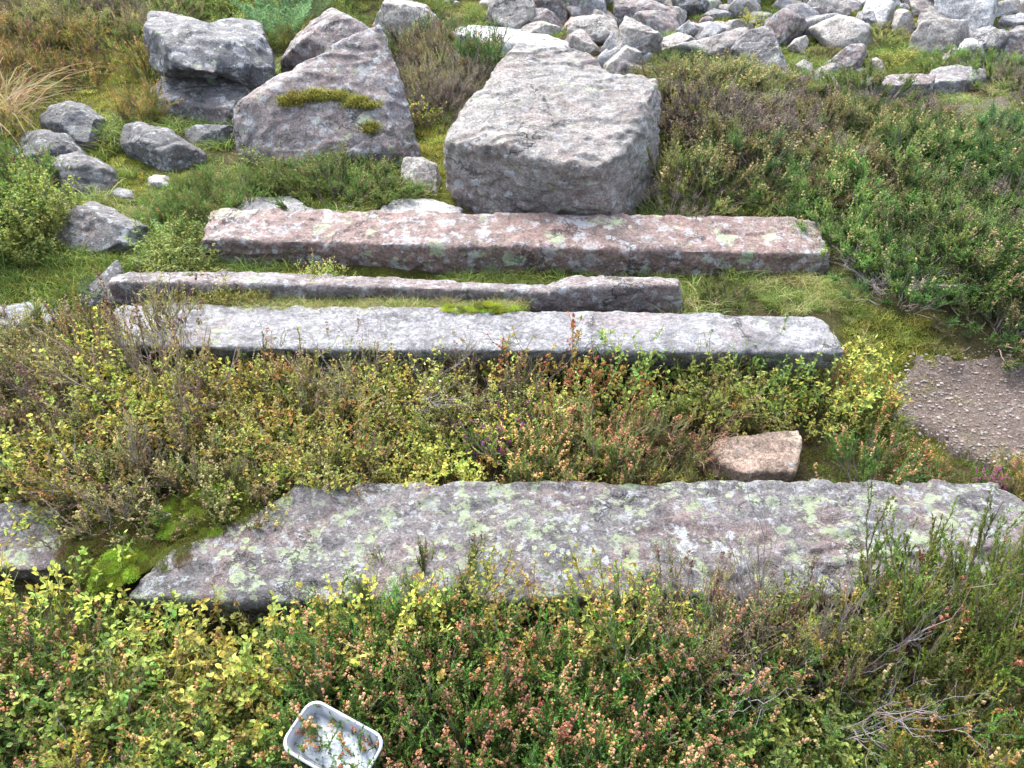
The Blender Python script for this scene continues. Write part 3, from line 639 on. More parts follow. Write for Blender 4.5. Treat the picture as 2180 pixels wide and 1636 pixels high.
# colours (real-world base colours)
GREEN = (.125, .215, .042); DKGREEN = (.085, .150, .042); OLIVE = (.19, .20, .045); RUST = (.52, .24, .12); PINKB = (.58, .38, .22)
MAUVE = (.30, .22, .23); WOOD = (.19, .15, .135); GREYW = (.20, .17, .17); YEL = (.44, .42, .09); YGREEN = (.26, .32, .06); ORANGE = (.46, .29, .07)
PURPLE = (.42, .10, .32); BROWN = (.16, .09, .055); STRAW = (.42, .36, .19)
def heather(seed, R=.15, Ht=.2, stems=20, per=15, green=GREEN, fl=.25, flcol=RUST, dead=.07, nd=62, shoot=.062, tint=None, wood=WOOD, erect=1.0, dome=0.0):
    global G; G = np.random.default_rng(seed)
    lf, wd, fw = Soup(), Soup(), Soup()
    n = stems; th = G.random(n)*6.283; rr = np.sqrt(G.random(n))
    B = np.stack([np.cos(th)*rr*R*.35, np.sin(th)*rr*R*.35, np.full(n, -.03)], 1)
    out = np.stack([np.cos(th)*rr*R, np.sin(th)*rr*R, np.zeros(n)], 1)
    hh = Ht*(1-(.45+.35*dome)*rr**2)*(.75+.4*G.random(n)*(1-.5*dome)); t = np.linspace(0, 1, 7)[None, :, None]
    P = B[:, None]+out[:, None]*t**1.0*.9+np.array([0, 0, 1.])*(hh[:, None, None])*t**1.15
    P = P+np.cumsum(G.normal(0, .006, P.shape)*(t > 0), 1)
    tubes(wd, P, .0032, .0012, colj(wood, n, .2, .05))
    T = (.3+.5*dome)+(.7-.5*dome)*G.random((n, per)); Q = at(P, T).reshape(-1, 3); m = len(Q)
    o2 = np.repeat(unit(out+1e-4), per, axis=0)
    D = unit(np.array([0, 0, 1.])*erect+o2*.45+unit(Q+[0, 0, .02])*dome*1.6+G.normal(0, .45, (m, 3))); L = shoot*(.55+.75*G.random(m))
    S = curve(Q, D, L, .25, 5, .04)
    kind = G.random(m); alive = kind > dead
    tubes(wd, S, .0011, .0006, colj(wood, m, .25, .06))
    cl = colj(green, m, .28, .10)
    if tint is not None:
        f = (G.random((m, 1)) < .5)*G.random((m, 1)); cl = cl*(1-f)+np.array(tint)*f
    needles(lf, S[alive], nd, .0068, .0015, cl[alive])
    ns = (~alive).sum()
    if ns: needles(wd, S[~alive], 14, .005, .0008, colj(MAUVE, ns, .3, .05), .9)
    # second-order side shoots give a fuzzy outline
    T2 = .3+.7*G.random((m, 2)); Q2 = at(S, T2).reshape(-1, 3); D2 = unit(np.repeat(D, 2, 0)+G.normal(0, .6, (2*m, 3))+[0, 0, .3])
    S2 = curve(Q2, D2, .028*(.5+G.random(2*m)), .2, 3); a2 = np.repeat(alive, 2)
    needles(lf, S2[a2], max(nd//3, 6), .006, .0014, np.repeat(cl, 2, 0)[a2])
    flw = alive & (G.random(m) < fl)*(S[:, -1, 2] > Ht*.42)
    if flw.any():
        F = curve(S[flw, 3], unit(D[flw]+[0, 0, .5]), .045*(.6+.7*G.random(flw.sum())), .1, 4); k = 15
        fq = at(F, G.random((len(F), k)))+G.normal(0, .0028, (len(F), k, 3)); hue = G.random((len(F), 1))
        fc = np.array(flcol)*(1-hue)+np.array(PINKB if flcol == RUST else flcol)*hue
        blobs(fw, fq.reshape(-1, 3), .0026, np.repeat(fc, k, 0)*(1+G.normal(0, .22, (len(F)*k, 1))))
    if 0 < fw.n() < 6000: lf.v += fw.v; lf.c += fw.c; fw = Soup()
    return [('foliage', lf, M_LEAF), ('woody_stem', wd, M_WOOD)] + ([('flower', fw, M_LEAF)] if fw.n() else [])
def bilberry(seed, R=.14, Ht=.19, stems=26, cols=(YGREEN, YEL), lsz=.0125, fill=1.0, stemc=(.16, .18, .06)):
    global G; G = np.random.default_rng(seed)
    lf, wd = Soup(), Soup(); n = stems; th = G.random(n)*6.283; rr = np.sqrt(G.random(n))
    B = np.stack([np.cos(th)*rr*R*.8, np.sin(th)*rr*R*.8, np.full(n, -.02)], 1)
    D = unit(np.stack([np.cos(th)*rr*.45, np.sin(th)*rr*.45, np.ones(n)], 1)+G.normal(0, .15, (n, 3)))
    P = curve(B, D, Ht*(1-.3*rr**2)*(.7+.5*G.random(n)), .0, 6, .035)
    tubes(wd, P, .0016, .0009, colj(stemc, n, .25, .15))
    per = 6; Q = at(P, .35+.65*G.random((n, per))).reshape(-1, 3); m = len(Q)
    D2 = unit(np.repeat(D, per, 0)*.7+G.normal(0, .6, (m, 3))+[0, 0, .25]); S = curve(Q, D2, .055*(.5+.8*G.random(m)), .1, 4, .05)
    tubes(wd, S, .0009, .0006, colj(stemc, m, .25, .15))
    k = int(7*fill); q = at(S, .1+.9*G.random((m, k))).reshape(-1, 3); d = np.repeat(D2, k, 0)*.4+G.normal(0, .8, (m*k, 3))
    pick = np.repeat(G.integers(0, len(cols), m), k); c = np.array(cols)[pick]*(1+G.normal(0, .22, (m*k, 1)))*(1+G.normal(0, .07, (m*k, 3)))
    leaves(lf, q, d, lsz, lsz*.32, np.clip(c, .01, 1))
    return [('foliage', lf, M_LEAF), ('woody_stem', wd, M_WOOD)]
def deadwood(seed, R=.2, Ht=.2, stems=12, per=10, col=GREYW, fan=1.0, lean=(0, 0, 0), thick=.0028):
    global G; G = np.random.default_rng(seed)
    wd = Soup(); n = stems; th = G.random(n)*6.283; el = G.random(n)
    D = unit(np.stack([np.cos(th)*fan, np.sin(th)*fan, .5+el], 1)+np.array(lean))
    P = curve(np.stack([np.cos(th)*.02, np.sin(th)*.02, np.full(n, -.02)], 1), D, np.hypot(R, Ht)*(.6+.5*G.random(n)), .15, 9, .035)
    tubes(wd, P, thick, thick*.4, colj(col, n, .18, .04))
    Q = at(P, .25+.75*G.random((n, per))).reshape(-1, 3); m = len(Q); D2 = unit(np.repeat(D, per, 0)+G.normal(0, .38, (m, 3)))
    S = curve(Q, D2, .11*(.4+.9*G.random(m)), .1, 6, .06); tubes(wd, S, thick*.45, thick*.2, colj(col, m, .2, .05))
    Q = at(S, .2+.8*G.random((m, 3))).reshape(-1, 3); D3 = unit(np.repeat(D2, 3, 0)+G.normal(0, .5, (3*m, 3)))
    S3 = curve(Q, D3, .04*(.4+.9*G.random(3*m)), .1, 4, .08); tubes(wd, S3, thick*.25, thick*.12, colj(col, 3*m, .25, .05))
    return [('woody_stem', wd, M_WOOD)]
def grass(seed, R=.06, Ln=.16, n=90, cols=((.10, .17, .03), (.22, .25, .06)), arch=.8, wd_=.0016, lean=(0, 0)):
    global G; G = np.random.default_rng(seed)
    s = Soup(); th = G.random(n)*6.283; rr = np.sqrt(G.random(n))*R
    B = np.stack([np.cos(th)*rr, np.sin(th)*rr, np.full(n, -.01)], 1); a2 = G.random(n)*6.283; k = .15+.75*G.random(n)
    D = unit(np.stack([np.cos(a2)*k+lean[0], np.sin(a2)*k+lean[1], np.ones(n)], 1)); L = Ln*(.45+.75*G.random((n, 1, 1))); m = 6
    t = np.linspace(0, 1, m)[None, :, None]; hz = D*[1, 1, 0]
    P = B[:, None]+D[:, None]*L*t+hz[:, None]*L*t*t*arch-np.array([0, 0, 1.])*L*t*t*t*arch*np.reshape(.3+.6*G.random(n), (-1, 1, 1))
    side = unit(np.cross(D, G.normal(size=(n, 3))))[:, None]; w_ = wd_*(1-t**1.5)+.00015
    A, C = P-side*w_, P+side*w_
    c = np.array(cols)[G.integers(0, len(cols), n)]*(1+G.normal(0, .2, (n, 1))); c = np.repeat(np.clip(c, .01, 1), m-1, 0)
    s.tri(np.stack([A[:, :-1], C[:, :-1], C[:, 1:]], 2).reshape(-1, 3, 3), c); s.tri(np.stack([A[:, :-1], C[:, 1:], A[:, 1:]], 2).reshape(-1, 3, 3), c)
    return [('blades', s, M_LEAF)]
def moss(seed, R=.035, n=420, col=(.26, .36, .03), ln=.010):
    global G; G = np.random.default_rng(seed)
    s = Soup(); th = G.random(n)*6.283; rr = np.sqrt(G.random(n)); h = (1-rr**2)*.008
    B = np.stack([np.cos(th)*rr*R, np.sin(th)*rr*R, h], 1); D = unit(G.normal(0, .45, (n, 3))+[0, 0, 1])
    sd_ = unit(np.cross(D, G.normal(size=(n, 3))))*.0013; l = ln*(.5+.8*G.random((n, 1)))
    s.tri(np.stack([B-sd_, B+sd_, B+D*l], 1), colj(col, n, .25, .08)); return [('fronds', s, M_LEAF)]
def fern(seed, nf=11, Ln=.30, col=(.17, .27, .12)):
    global G; G = np.random.default_rng(seed)
    lf, wd = Soup(), Soup(); th = np.arange(nf)/nf*6.283+G.normal(0, .3, nf)
    D = unit(np.stack([np.cos(th)*.8, np.sin(th)*.8, np.ones(nf)], 1)); P = curve(np.zeros((nf, 3)), D, Ln*(.7+.5*G.random(nf)), -.12, 10)
    tubes(wd, P, .002, .0008, colj((.2, .22, .06), nf, .1, .05))
    k = 24; t = np.tile(np.linspace(.12, 1, k), (nf, 1)); q = at(P, t); ax = unit(P[:, -1]-P[:, 0])[:, None]
    for sg in (-1, 1):
        side = unit(np.cross(ax, [0, 0, 1.]))*sg; d = unit(side+ax*.35+G.normal(0, .08, (nf, k, 3)))
        L = Ln*.33*(np.sin(np.pi*np.clip(t*.9+.12, 0, 1)))[..., None]
        PP = q.reshape(-1, 1, 3)+d.reshape(-1, 1, 3)*(L.reshape(-1, 1, 1))*np.linspace(0, 1, 4)[None, :, None]
        needles(lf, PP, 26, .012, .0022, colj(col, len(PP), .15, .05), 1.1)
    return [('foliage', lf, M_LEAF), ('woody_stem', wd, M_WOOD)]

# prototypes: kind -> list of variants (each a list of (part name, mesh))
PROTO = {}
def proto(kind, fn, variants, **kw):
    L = []
    for v in range(variants):
        ps = fn(seed=len(PROTO)*37+v*5+3, **kw)
        L.append([(pn, s.mesh(kind+'_'+pn, mt)) for pn, s, mt in ps if s.n()])
    PROTO[kind] = L
proto('heather_flower', heather, 3, fl=.30, green=GREEN)
proto('heather_green', heather, 4, fl=.03, green=(.14, .235, .045), tint=OLIVE)
BUFF = (.42, .34, .17)
DK = dict(dome=1.0, R=.19, Ht=.16, stems=42, per=15, shoot=.040, erect=.5)
proto('heather_dome', heather, 4, fl=.06, flcol=BUFF, green=(.125, .22, .048), tint=(.24, .27, .07), nd=30, **DK)
proto('heather_domedark', heather, 3, fl=.04, flcol=BUFF, green=(.075, .14, .034), tint=(.13, .20, .05), nd=30, **DK)
proto('heather_domeolive', heather, 3, fl=.16, flcol=BUFF, green=(.18, .215, .06), tint=(.28, .22, .09), nd=30, dead=.12, **DK)
proto('heather_domemauve', heather, 2, fl=.08, flcol=(.36, .26, .23), green=(.19, .17, .11), nd=26, dead=.65, **DK)
proto('heather_domeflower', heather, 4, fl=.17, green=(.125, .24, .045), nd=34, dead=.04, dome=.8, R=.16, Ht=.19, stems=32, per=14, shoot=.048, erect=.8)
proto('heather_dark', heather, 3, fl=.06, green=DKGREEN, dead=.14, flcol=PINKB)
proto('heather_olive', heather, 3, fl=.06, green=OLIVE, tint=ORANGE, dead=.14)
proto('heather_brown', heather, 3, fl=.12, green=(.27, .24, .10), dead=.3, flcol=(.28, .17, .14), nd=30)
proto('heather_pink', heather, 2, fl=.4, green=(.20, .22, .06), flcol=(.64, .38, .19))
proto('bell_heather', heather, 1, fl=.5, green=GREEN, flcol=PURPLE, R=.09, Ht=.16, stems=9)
proto('bilberry_yellow', bilberry, 4, cols=(YGREEN, YEL, YEL, (.40, .30, .06)))
proto('bilberry_green', bilberry, 3, cols=(YGREEN, (.15, .24, .05), (.28, .33, .07)))
proto('bilberry_small', bilberry, 3, cols=(YEL, (.33, .36, .07), ORANGE, YGREEN, STRAW), lsz=.009, stems=34, fill=1.3)
proto('bilberry_red', bilberry, 2, cols=(ORANGE, (.45, .20, .08), YEL), lsz=.011, stems=16)
proto('dead_twigs', deadwood, 3, thick=.0019, per=13)
proto('dead_twigs_brown', deadwood, 2, col=(.20, .11, .075), thick=.0022)
proto('grass_green', grass, 3)
proto('grass_pale', grass, 3, cols=((.30, .32, .10), STRAW, (.2, .26, .06)), Ln=.13)
proto('grass_short', grass, 3, R=.07, Ln=.06, n=140, cols=((.14, .21, .04), (.28, .30, .07), (.09, .15, .03)), arch=.4)
proto('grass_yellow', grass, 3, R=.07, Ln=.05, n=140, cols=((.32, .34, .06), (.42, .36, .09), (.2, .25, .05)), arch=.4)
proto('moss_tuft', moss, 2, col=(.21, .31, .035))
proto('moss_lime', moss, 2, col=(.31, .40, .05))
proto('moss_dull', moss, 2, col=(.15, .17, .035))
proto('moss_brown', moss, 2, col=(.13, .085, .04))
proto('moss_yellow', moss, 2, col=(.40, .46, .05))

src = bpy.data.collections.new('plant_patterns')       # only read by the covers' node groups
KIDX = {}; cnt = 0; PO = []
for k, vs in PROTO.items():
    KIDX[k] = []
    for v in vs:
        # one joined mesh per variant
        o = None
        T = []; 
        me = bpy.data.meshes.new('p'); bm = bmesh.new()
        for pn, m in v: bm.from_mesh(m)
        mats = [m.materials[0] for pn, m in v]
        nf0 = 0; bm.faces.ensure_lookup_table()
        for i, (pn, m) in enumerate(v):
            for j in range(nf0, nf0+len(m.polygons)): bm.faces[j].material_index = i
            nf0 += len(m.polygons)
        bm.to_mesh(me); bm.free()
        for m in mats: me.materials.append(m)
        o = bpy.data.objects.new('pattern_%03d' % cnt, me); src.objects.link(o); KIDX[k].append(cnt); cnt += 1

ng = bpy.data.node_groups.new('scatter', 'GeometryNodeTree')
ng.interface.new_socket('Geometry', in_out='INPUT', socket_type='NodeSocketGeometry'); ng.interface.new_socket('Geometry', in_out='OUTPUT', socket_type='NodeSocketGeometry')
gi = ng.nodes.new('NodeGroupInput'); go = ng.nodes.new('NodeGroupOutput'); iop = ng.nodes.new('GeometryNodeInstanceOnPoints'); ci = ng.nodes.new('GeometryNodeCollectionInfo')
ci.inputs['Collection'].default_value = src; ci.inputs['Separate Children'].default_value = True; ci.inputs['Reset Children'].default_value = True
iop.inputs['Pick Instance'].default_value = True
for nm, ty, sk in (('idx', 'INT', 'Instance Index'), ('rot', 'FLOAT_VECTOR', 'Rotation'), ('scl', 'FLOAT_VECTOR', 'Scale')):
    a = ng.nodes.new('GeometryNodeInputNamedAttribute'); a.data_type = ty; a.inputs['Name'].default_value = nm
    ng.links.new([x for x in a.outputs if x.enabled and x.name == 'Attribute'][0], iop.inputs[sk])
ng.links.new(gi.outputs[0], iop.inputs['Points']); ng.links.new(ci.outputs[0], iop.inputs['Instance']); ng.links.new(iop.outputs[0], go.inputs[0])
COVER = {}
def put(cover, kind, x, y, sc, z=None, rz=None, tilt=.12, zs=1.0):
    L = COVER.setdefault(cover, [])
    L.append((x, y, h1(x, y) if z is None else z, rnd.choice(KIDX[kind]), rnd.gauss(0, tilt), rnd.gauss(0, tilt), rnd.random()*6.28 if rz is None else rz, sc, sc, sc*zs))
def flush(cover, label, cat):
    L = np.array(COVER.pop(cover)); n = len(L)
    me = bpy.data.meshes.new(cover); me.vertices.add(n); me.vertices.foreach_set('co', L[:, :3].astype(np.float32).ravel())
    a = me.attributes.new('idx', 'INT', 'POINT'); a.data.foreach_set('value', L[:, 3].astype(np.int32))
    a = me.attributes.new('rot', 'FLOAT_VECTOR', 'POINT'); a.data.foreach_set('vector', L[:, 4:7].astype(np.float32).ravel())
    a = me.attributes.new('scl', 'FLOAT_VECTOR', 'POINT'); a.data.foreach_set('vector', L[:, 7:10].astype(np.float32).ravel())
    o = link(bpy.data.objects.new(cover, me)); md = o.modifiers.new('scatter', 'NODES'); md.node_group = ng
    tag(o, label, cat, kind='stuff'); return o
KINDCOVER = {'heather': 'heather_cover', 'bell_heather': 'heather_cover', 'bilberry': 'bilberry_cover', 'grass': 'grass', 'moss': 'moss', 'dead': 'dead_twigs'}
def cover_of(k):
    for p in ('bell_heather', 'heather', 'bilberry', 'grass', 'moss', 'dead'):
        if k.startswith(p): return KINDCOVER[p]
KEEP = []          # (x,y,r) kept clear of cover
def zone(poly, mixd, spacing, sc=(.8, 1.2), lim=.03, edge=.0, zs=1.0, patch=1.8, keep=True, clear=0.0, mgn=.05, hum=.3):
    P = [PG(*p) for p in poly]; wp = [(p.x, p.y) for p in P]
    x0, x1 = min(p.x for p in P), max(p.x for p in P); y0, y1 = min(p.y for p in P), max(p.y for p in P)
    n = int((x1-x0)*(y1-y0)/(spacing**2)*1.3)+1
    nx = max(int((x1-x0)/spacing), 1); ny = max(int((y1-y0)/spacing), 1)
    ks = list(mixd); base = np.array([mixd[k] for k in ks], float)
    X = []; Y = []
    for i in range(nx+1):
        for j in range(ny+1):
            X.append(x0+(i+(.5 if j % 2 else 0)+rnd.uniform(-.45, .45))*spacing); Y.append(y0+(j+rnd.uniform(-.45, .45))*spacing)
    X = np.array(X); Y = np.array(Y); ok = inpoly(X, Y, wp)
    X = X[ok]; Y = Y[ok]
    if not len(X): return
    NZ = np.stack([fbm(np.stack([X*patch, Y*patch, np.full(len(X), 7.7*q)], 1), 60+q, 2) for q in range(len(ks))], 1)
    for x, y, nz in zip(X, Y, NZ):
        if occupied(x, y, h1(x, y), lim): continue
        mg = mgn*sc[0]
        if any(occupied(x+a, y+b, h1(x, y), max(lim, .06)) for a, b in ((mg, 0), (-mg, 0), (0, mg), (0, -mg))): continue
        if clear and (occupied(x, y+clear, h1(x, y), .04) or occupied(x, y+clear*.5, h1(x, y), .04)): continue
        if keep and any((x-a)**2+(y-b)**2 < r*r for a, b, r in KEEP): continue
        hs_ = 1 + hum*float(fbm(np.array([[x*1.8, y*1.8, 5.5]]), 3, 2)[0])*2
        wts = base*np.exp(nz*10); k = rnd.choices(ks, wts)[0]
        put(cover_of(k), k, x, y, rnd.uniform(*sc)*hs_, zs=zs)

# ------------------------------------------------------------------ single plants: things with parts
PLANT_CAT = {'heather': ('heather_bush', 'heather'), 'bell_heather': ('heather_bush', 'heather'), 'bilberry': ('bilberry_bush', 'bilberry bush'), 'dead': ('dead_bush', 'dead bush'), 'grass': ('grass_tuft', 'grass tuft')}
def plant(kind, px, py, sc, label, rz=None, zs=1.0, tilt=(0, 0), v=None, group=None, keep=.55, parts=None, z=None):
    p = PG(px, py) if z is None else PZ(px, py, z)
    key = [q for q in ('bell_heather', 'heather', 'bilberry', 'dead', 'grass') if kind.startswith(q)][0] if parts is None else None
    nm, ct = PLANT_CAT[key] if key else parts
    vs = PROTO[kind]; var = vs[rnd.randrange(len(vs)) if v is None else v]
    r = bpy.data.objects.new(nm, None); link(r); r.empty_display_size = .05
    r.location = p; r.rotation_euler = (tilt[0], tilt[1], rnd.random()*6.28 if rz is None else rz); r.scale = (sc, sc, sc*zs)
    tag(r, label, ct, group)
    for pn, me in var:
        o = link(bpy.data.objects.new(pn, me)); o.parent = r
    if keep: KEEP.append((p.x, p.y, keep*.14*sc))
    return r
# individual plants, nearest first: kind, px, py of the base, scale, label
FR = 'heather bushes along the near edge'
INDIV = [
 ('heather_green', 1960, 1440, 1.45, 'tall green heather bush reaching up over the right half of the front slab', dict(zs=1.35)),
 ('heather_green', 2120, 1400, 1.15, 'bright green heather bush at the right edge, next to the tallest bush', dict(zs=1.3)),
 ('heather_dome', 1870, 1470, 1.25, 'dense green heather cushion at the foot of the tallest bush, left side', dict(zs=1.5)),
 ('heather_green', 2050, 1455, 1.25, 'spiky green heather bush at the right foot of the tallest bush', dict(zs=1.35)),
 ('heather_dome', 1970, 1490, 1.2, 'green heather cushion directly below the tallest bush', dict(zs=1.4)),
 ('heather_pink', 1140, 990, .9, 'orange pink heather bush next to the magenta-belled sprig', dict(zs=1.0)),
 ('heather_pink', 1400, 1000, .9, 'orange pink heather bush just left of the reddish brown dead branch', dict(zs=1.0)),
 ('heather_olive', 1800, 1450, 1.0, 'olive heather sprigs between the dead upright twig and the tallest bush', dict(zs=1.2)),
 ('heather_flower', 1540, 1560, 1.1, 'green heather bush with rust-coloured flower spikes left of the upright dead twig', {}),
 ('heather_flower', 1330, 1480, 1.15, 'heather bush dense with rust flowers in front of the middle of the front slab', dict(zs=1.15)),
 ('heather_flower', 1060, 1500, 1.05, 'rust-flowered heather bush behind and right of the white tub', dict(zs=1.1)),
 ('heather_domeflower', 850, 1620, .85, 'dark green heather bush leaning over the right side of the white tub', {}),
 ('heather_flower', 1180, 1680, 1.0, 'rust-flowered heather bush at the bottom edge, below the middle of the front slab', {}),
 ('heather_flower', 480, 1640, .95, 'heather bush with rust flowers left of the white tub', {}),
 ('bilberry_yellow', 90, 1420, 1.25, 'yellow green bilberry bush against the left edge, below the mossy slab', dict(zs=1.25)),
 ('bilberry_green', 260, 1500, 1.2, 'leafy bilberry bush in front of the left tip of the front slab', {}),
 ('bilberry_yellow', 470, 1470, 1.05, 'golden bilberry bush under the dark overhang of the front slab', {}),
 ('bilberry_green', 680, 1460, 1.0, 'bilberry bush directly above the white tub', {}),
 ('bilberry_green', 1740, 1600, 1.0, 'bilberry bush with large pale leaves right of the upright dead twig', dict(zs=.9)),
 ('bilberry_red', 1180, 1440, .8, 'small yellow and orange bilberry sprig over the lower edge of the front slab', dict(zs=1.3)),
 # middle band
 ('heather_brown', 340, 880, 1.5, 'grey brown half-dead heather bush with long bare stems, left of centre', dict(zs=1.25)),
 ('heather_pink', 225, 790, .75, 'dusty pink flowering heather tuft in front of the left end of the pale slab', dict(zs=1.4)),
 ('heather_olive', 560, 850, 1.0, 'orange-tinged heather bush just left of the curved bare stems', {}),
 ('heather_brown', 420, 1040, 1.3, 'dull heather bush whose grey roots trail over the moss cushion', dict(zs=1.1)),
 ('heather_olive', 200, 1080, 1.1, 'olive heather bush above the mossy slab at left', {}),
 ('bilberry_small', 700, 960, 1.35, 'bright yellow bilberry bush, tallest in the middle of the plant band', dict(zs=1.2)),
 ('bilberry_yellow', 1000, 830, 1.0, 'yellow bilberry bush overlapping the front of the pale slab near its middle', dict(zs=1.0)),
 ('bilberry_green', 1560, 855, 1.05, 'green bilberry bush under the right half of the pale slab', dict(zs=1.0)),
 ('bilberry_yellow', 1755, 880, 1.2, 'round yellow green bilberry bush at the right end of the pale slab', dict(zs=1.0)),
 ('heather_pink', 1270, 1000, 1.0, 'orange pink heather bush in the centre of the plant band', dict(zs=1.05)),
 ('heather_domeflower', 1850, 1050, .9, 'green heather bush with orange flowers right of the tan sandstone lump', dict(zs=1.1)),
 ('bell_heather', 1040, 985, .75, 'small heather sprig with magenta bells, centre of the plant band', dict(zs=.9)),
 ('bell_heather', 1100, 950, .6, 'tiny purple-belled heather sprig just above the magenta one', dict(zs=1.3)),
 ('bell_heather', 2080, 1060, .55, 'heather sprig with pale purple bells beside the grit path', {}),
 ('bilberry_red', 1235, 840, .8, 'orange bilberry sprig standing against the shadow under the pale slab', dict(zs=1.2)),
 ('bilberry_red', 1330, 845, .75, 'russet bilberry sprig under the pale slab, right of the orange sprig', dict(zs=1.2)),
 # dead wood
 ('dead_twigs', 1640, 1540, 1.0, 'tall upright dead grey twig in front of the right part of the front slab', dict(zs=1.5)),
 ('dead_twigs', 1620, 1650, .8, 'tangle of pale grey dead twigs at the bottom edge, right of centre', dict(zs=.6)),
 ('dead_twigs', 2060, 1580, .75, 'grey forked dead branch near the right edge, below the tallest bush', dict(zs=1.2)),
 ('dead_twigs', 830, 880, 1.0, 'fan of curved bare stems over a dark hollow, in front of the pale slab', dict(zs=.9)),
 ('dead_twigs', 330, 905, 1.1, 'flat spray of silvery dead twigs at left of the plant band', dict(zs=.5)),
 ('dead_twigs', 395, 1100, .9, 'grey root-like branches creeping over the moss on the front slab', dict(zs=.45)),
 ('dead_twigs_brown', 1470, 960, .95, 'reddish brown dead heather branch leaning right, left of the tan sandstone lump', dict(zs=.9)),
  ('dead_twigs', 1890, 620, .75, 'bare grey twigs sticking out of the heather right of the pink beam', dict(zs=.6)),
 # back
 ('heather_dome', 715, 432, 1.35, 'dark green heather mound between the triangular rock and the pink beam', dict(zs=.9)),
 ('heather_dome', 805, 415, 1.0, 'smaller heather mound beside the small round-topped rock', dict(zs=.85)),
 ('heather_olive', 305, 262, 1.0, 'brown-tipped bushy tuft left of the smooth pale rock', dict(zs=.9)),
 ('heather_domeolive', 1460, 430, 1.4, 'pale yellowish heather bush against the right side of the big boulder', dict(zs=1.1)),
 ('heather_domedark', 1600, 405, 1.6, 'big rounded green heather bush right of the big boulder', dict(zs=1.0)),
 ('heather_dome', 1850, 430, 1.6, 'big green heather bush further right, behind the end of the pink beam', dict(zs=1.0)),
 ('heather_dome', 2000, 560, 1.6, 'dark green heather bush at right, level with the pink beam', dict(zs=1.0)),
 ('heather_dome', 2150, 600, 1.45, 'green heather bush at the right edge above the grit path', dict(zs=1.0)),
 ('heather_domeolive', 2110, 700, 1.1, 'low brown-green heather bush overhanging the top of the grit path', dict(zs=.8)),
 ('heather_dome', 1850, 235, 1.3, 'light green heather bush in the mauve patch of far heather', dict(zs=1.1)),
]
for k, px, py, sc, lab, kw in INDIV: plant(k, px, py, sc, lab, **kw)
proto('fern_plant', fern, 2)
plant('fern_plant', 600, 95, 1.35, 'bright green feathery fern behind the dark overhanging rock', parts=('fern', 'fern'))
plant('fern_plant', 660, 60, 1.2, 'second feathery fern, nearer the top edge', parts=('fern', 'fern'))
plant('fern_plant', 835, 340, .5, 'small fern frond at the right foot of the triangular rock', parts=('fern', 'fern'))
plant('fern_plant', 215, 640, .35, 'small green herb tucked against the left end of the wavy beam', parts=('fern', 'fern'))
proto('straw_tussock', grass, 1, R=.10, Ln=.42, n=420, cols=(STRAW, (.5, .34, .2), (.3, .32, .08)), arch=1.1, wd_=.002)
plant('straw_tussock', -8, 275, 1.2, 'shaggy tussock with drooping straw-coloured blades at the left edge', parts=('grass_tussock', 'grass tussock'))

_s = PG(1610, 1010); KEEP.append((_s.x, _s.y, .14)); _s = PG(1530, 1010); KEEP.append((_s.x, _s.y, .14)); _s = PG(1690, 1050); KEEP.append((_s.x, _s.y, .13))
for kx, ky, kr in ((1880, 215, .22), (1940, 222, .22), (2000, 205, .2), (2060, 190, .2), (1850, 200, .15), (2100, 290, .22), (2060, 280, .15), (1060, 122, .22), (1000, 112, .18), (1120, 130, .2), (1240, 975, .05)):
    _s = PG(kx, ky); KEEP.append((_s.x, _s.y, kr))
TUBZ = .15
_t = PZ(712, 1568, TUBZ)
KEEP.append((_t.x-.035, _t.y-.01, .10)); KEEP.append((_t.x+.005, _t.y-.05, .05)); KEEP.append((_t.x-.06, _t.y-.08, .10))
# covers
# low turf and litter over every bit of bare soil between the stones
zone([(-400, -60), (2600, -60), (2700, 560), (1900, 640), (1500, 600), (430, 590), (300, 660), (-400, 700)], {'grass_short': 1.6, 'grass_yellow': 1, 'grass_pale': .35, 'grass_green': .35}, .095, (.6, 1.1), lim=.012, zs=.8, keep=False)
zone([(-300, 830), (2000, 830), (2180, 1010), (2300, 1100), (-300, 1100)], {'grass_short': 1, 'moss_dull': 1.5, 'moss_brown': 1}, .07, (.6, 1.1), lim=.012, zs=.8, keep=False)
HGT = 1.0
# front band, nearest the camera
zone([(-300, 1390), (330, 1395), (640, 1430), (560, 1560), (300, 1640), (-300, 1620)], {'bilberry_green': 3, 'bilberry_yellow': 2, 'heather_olive': .5, 'heather_flower': .4}, .085, (.75, 1.1))
zone([(-300, 1600), (300, 1620), (560, 1560), (620, 1700), (620, 2300), (-600, 2300)], {'heather_domeflower': 2.5, 'bilberry_green': .6, 'heather_green': .6, 'grass_green': 1}, .085, (.7, 1.05), zs=.9)
zone([(600, 1405), (1520, 1400), (1560, 2300), (560, 2300), (560, 1500)], {'heather_domeflower': 4, 'heather_flower': 1, 'heather_dome': .9, 'bilberry_green': .22}, .095, (.7, 1.0), zs=1.05)
zone([(1520, 1395), (2500, 1380), (2700, 2300), (1560, 2300)], {'heather_green': 1, 'heather_dome': 1.4, 'heather_olive': .8, 'bilberry_green': .7, 'heather_domeflower': 1, 'grass_green': .4}, .09, (.75, 1.1))
zone([(640, 1400), (2300, 1395), (2300, 1470), (640, 1470)], {'bilberry_small': .5, 'heather_domeflower': 2, 'heather_flower': 1, 'heather_brown': .2, 'bilberry_yellow': .4, 'heather_dome': 1, 'heather_green': 1.4}, .085, (.85, 1.02), zs=1.3, hum=.3)
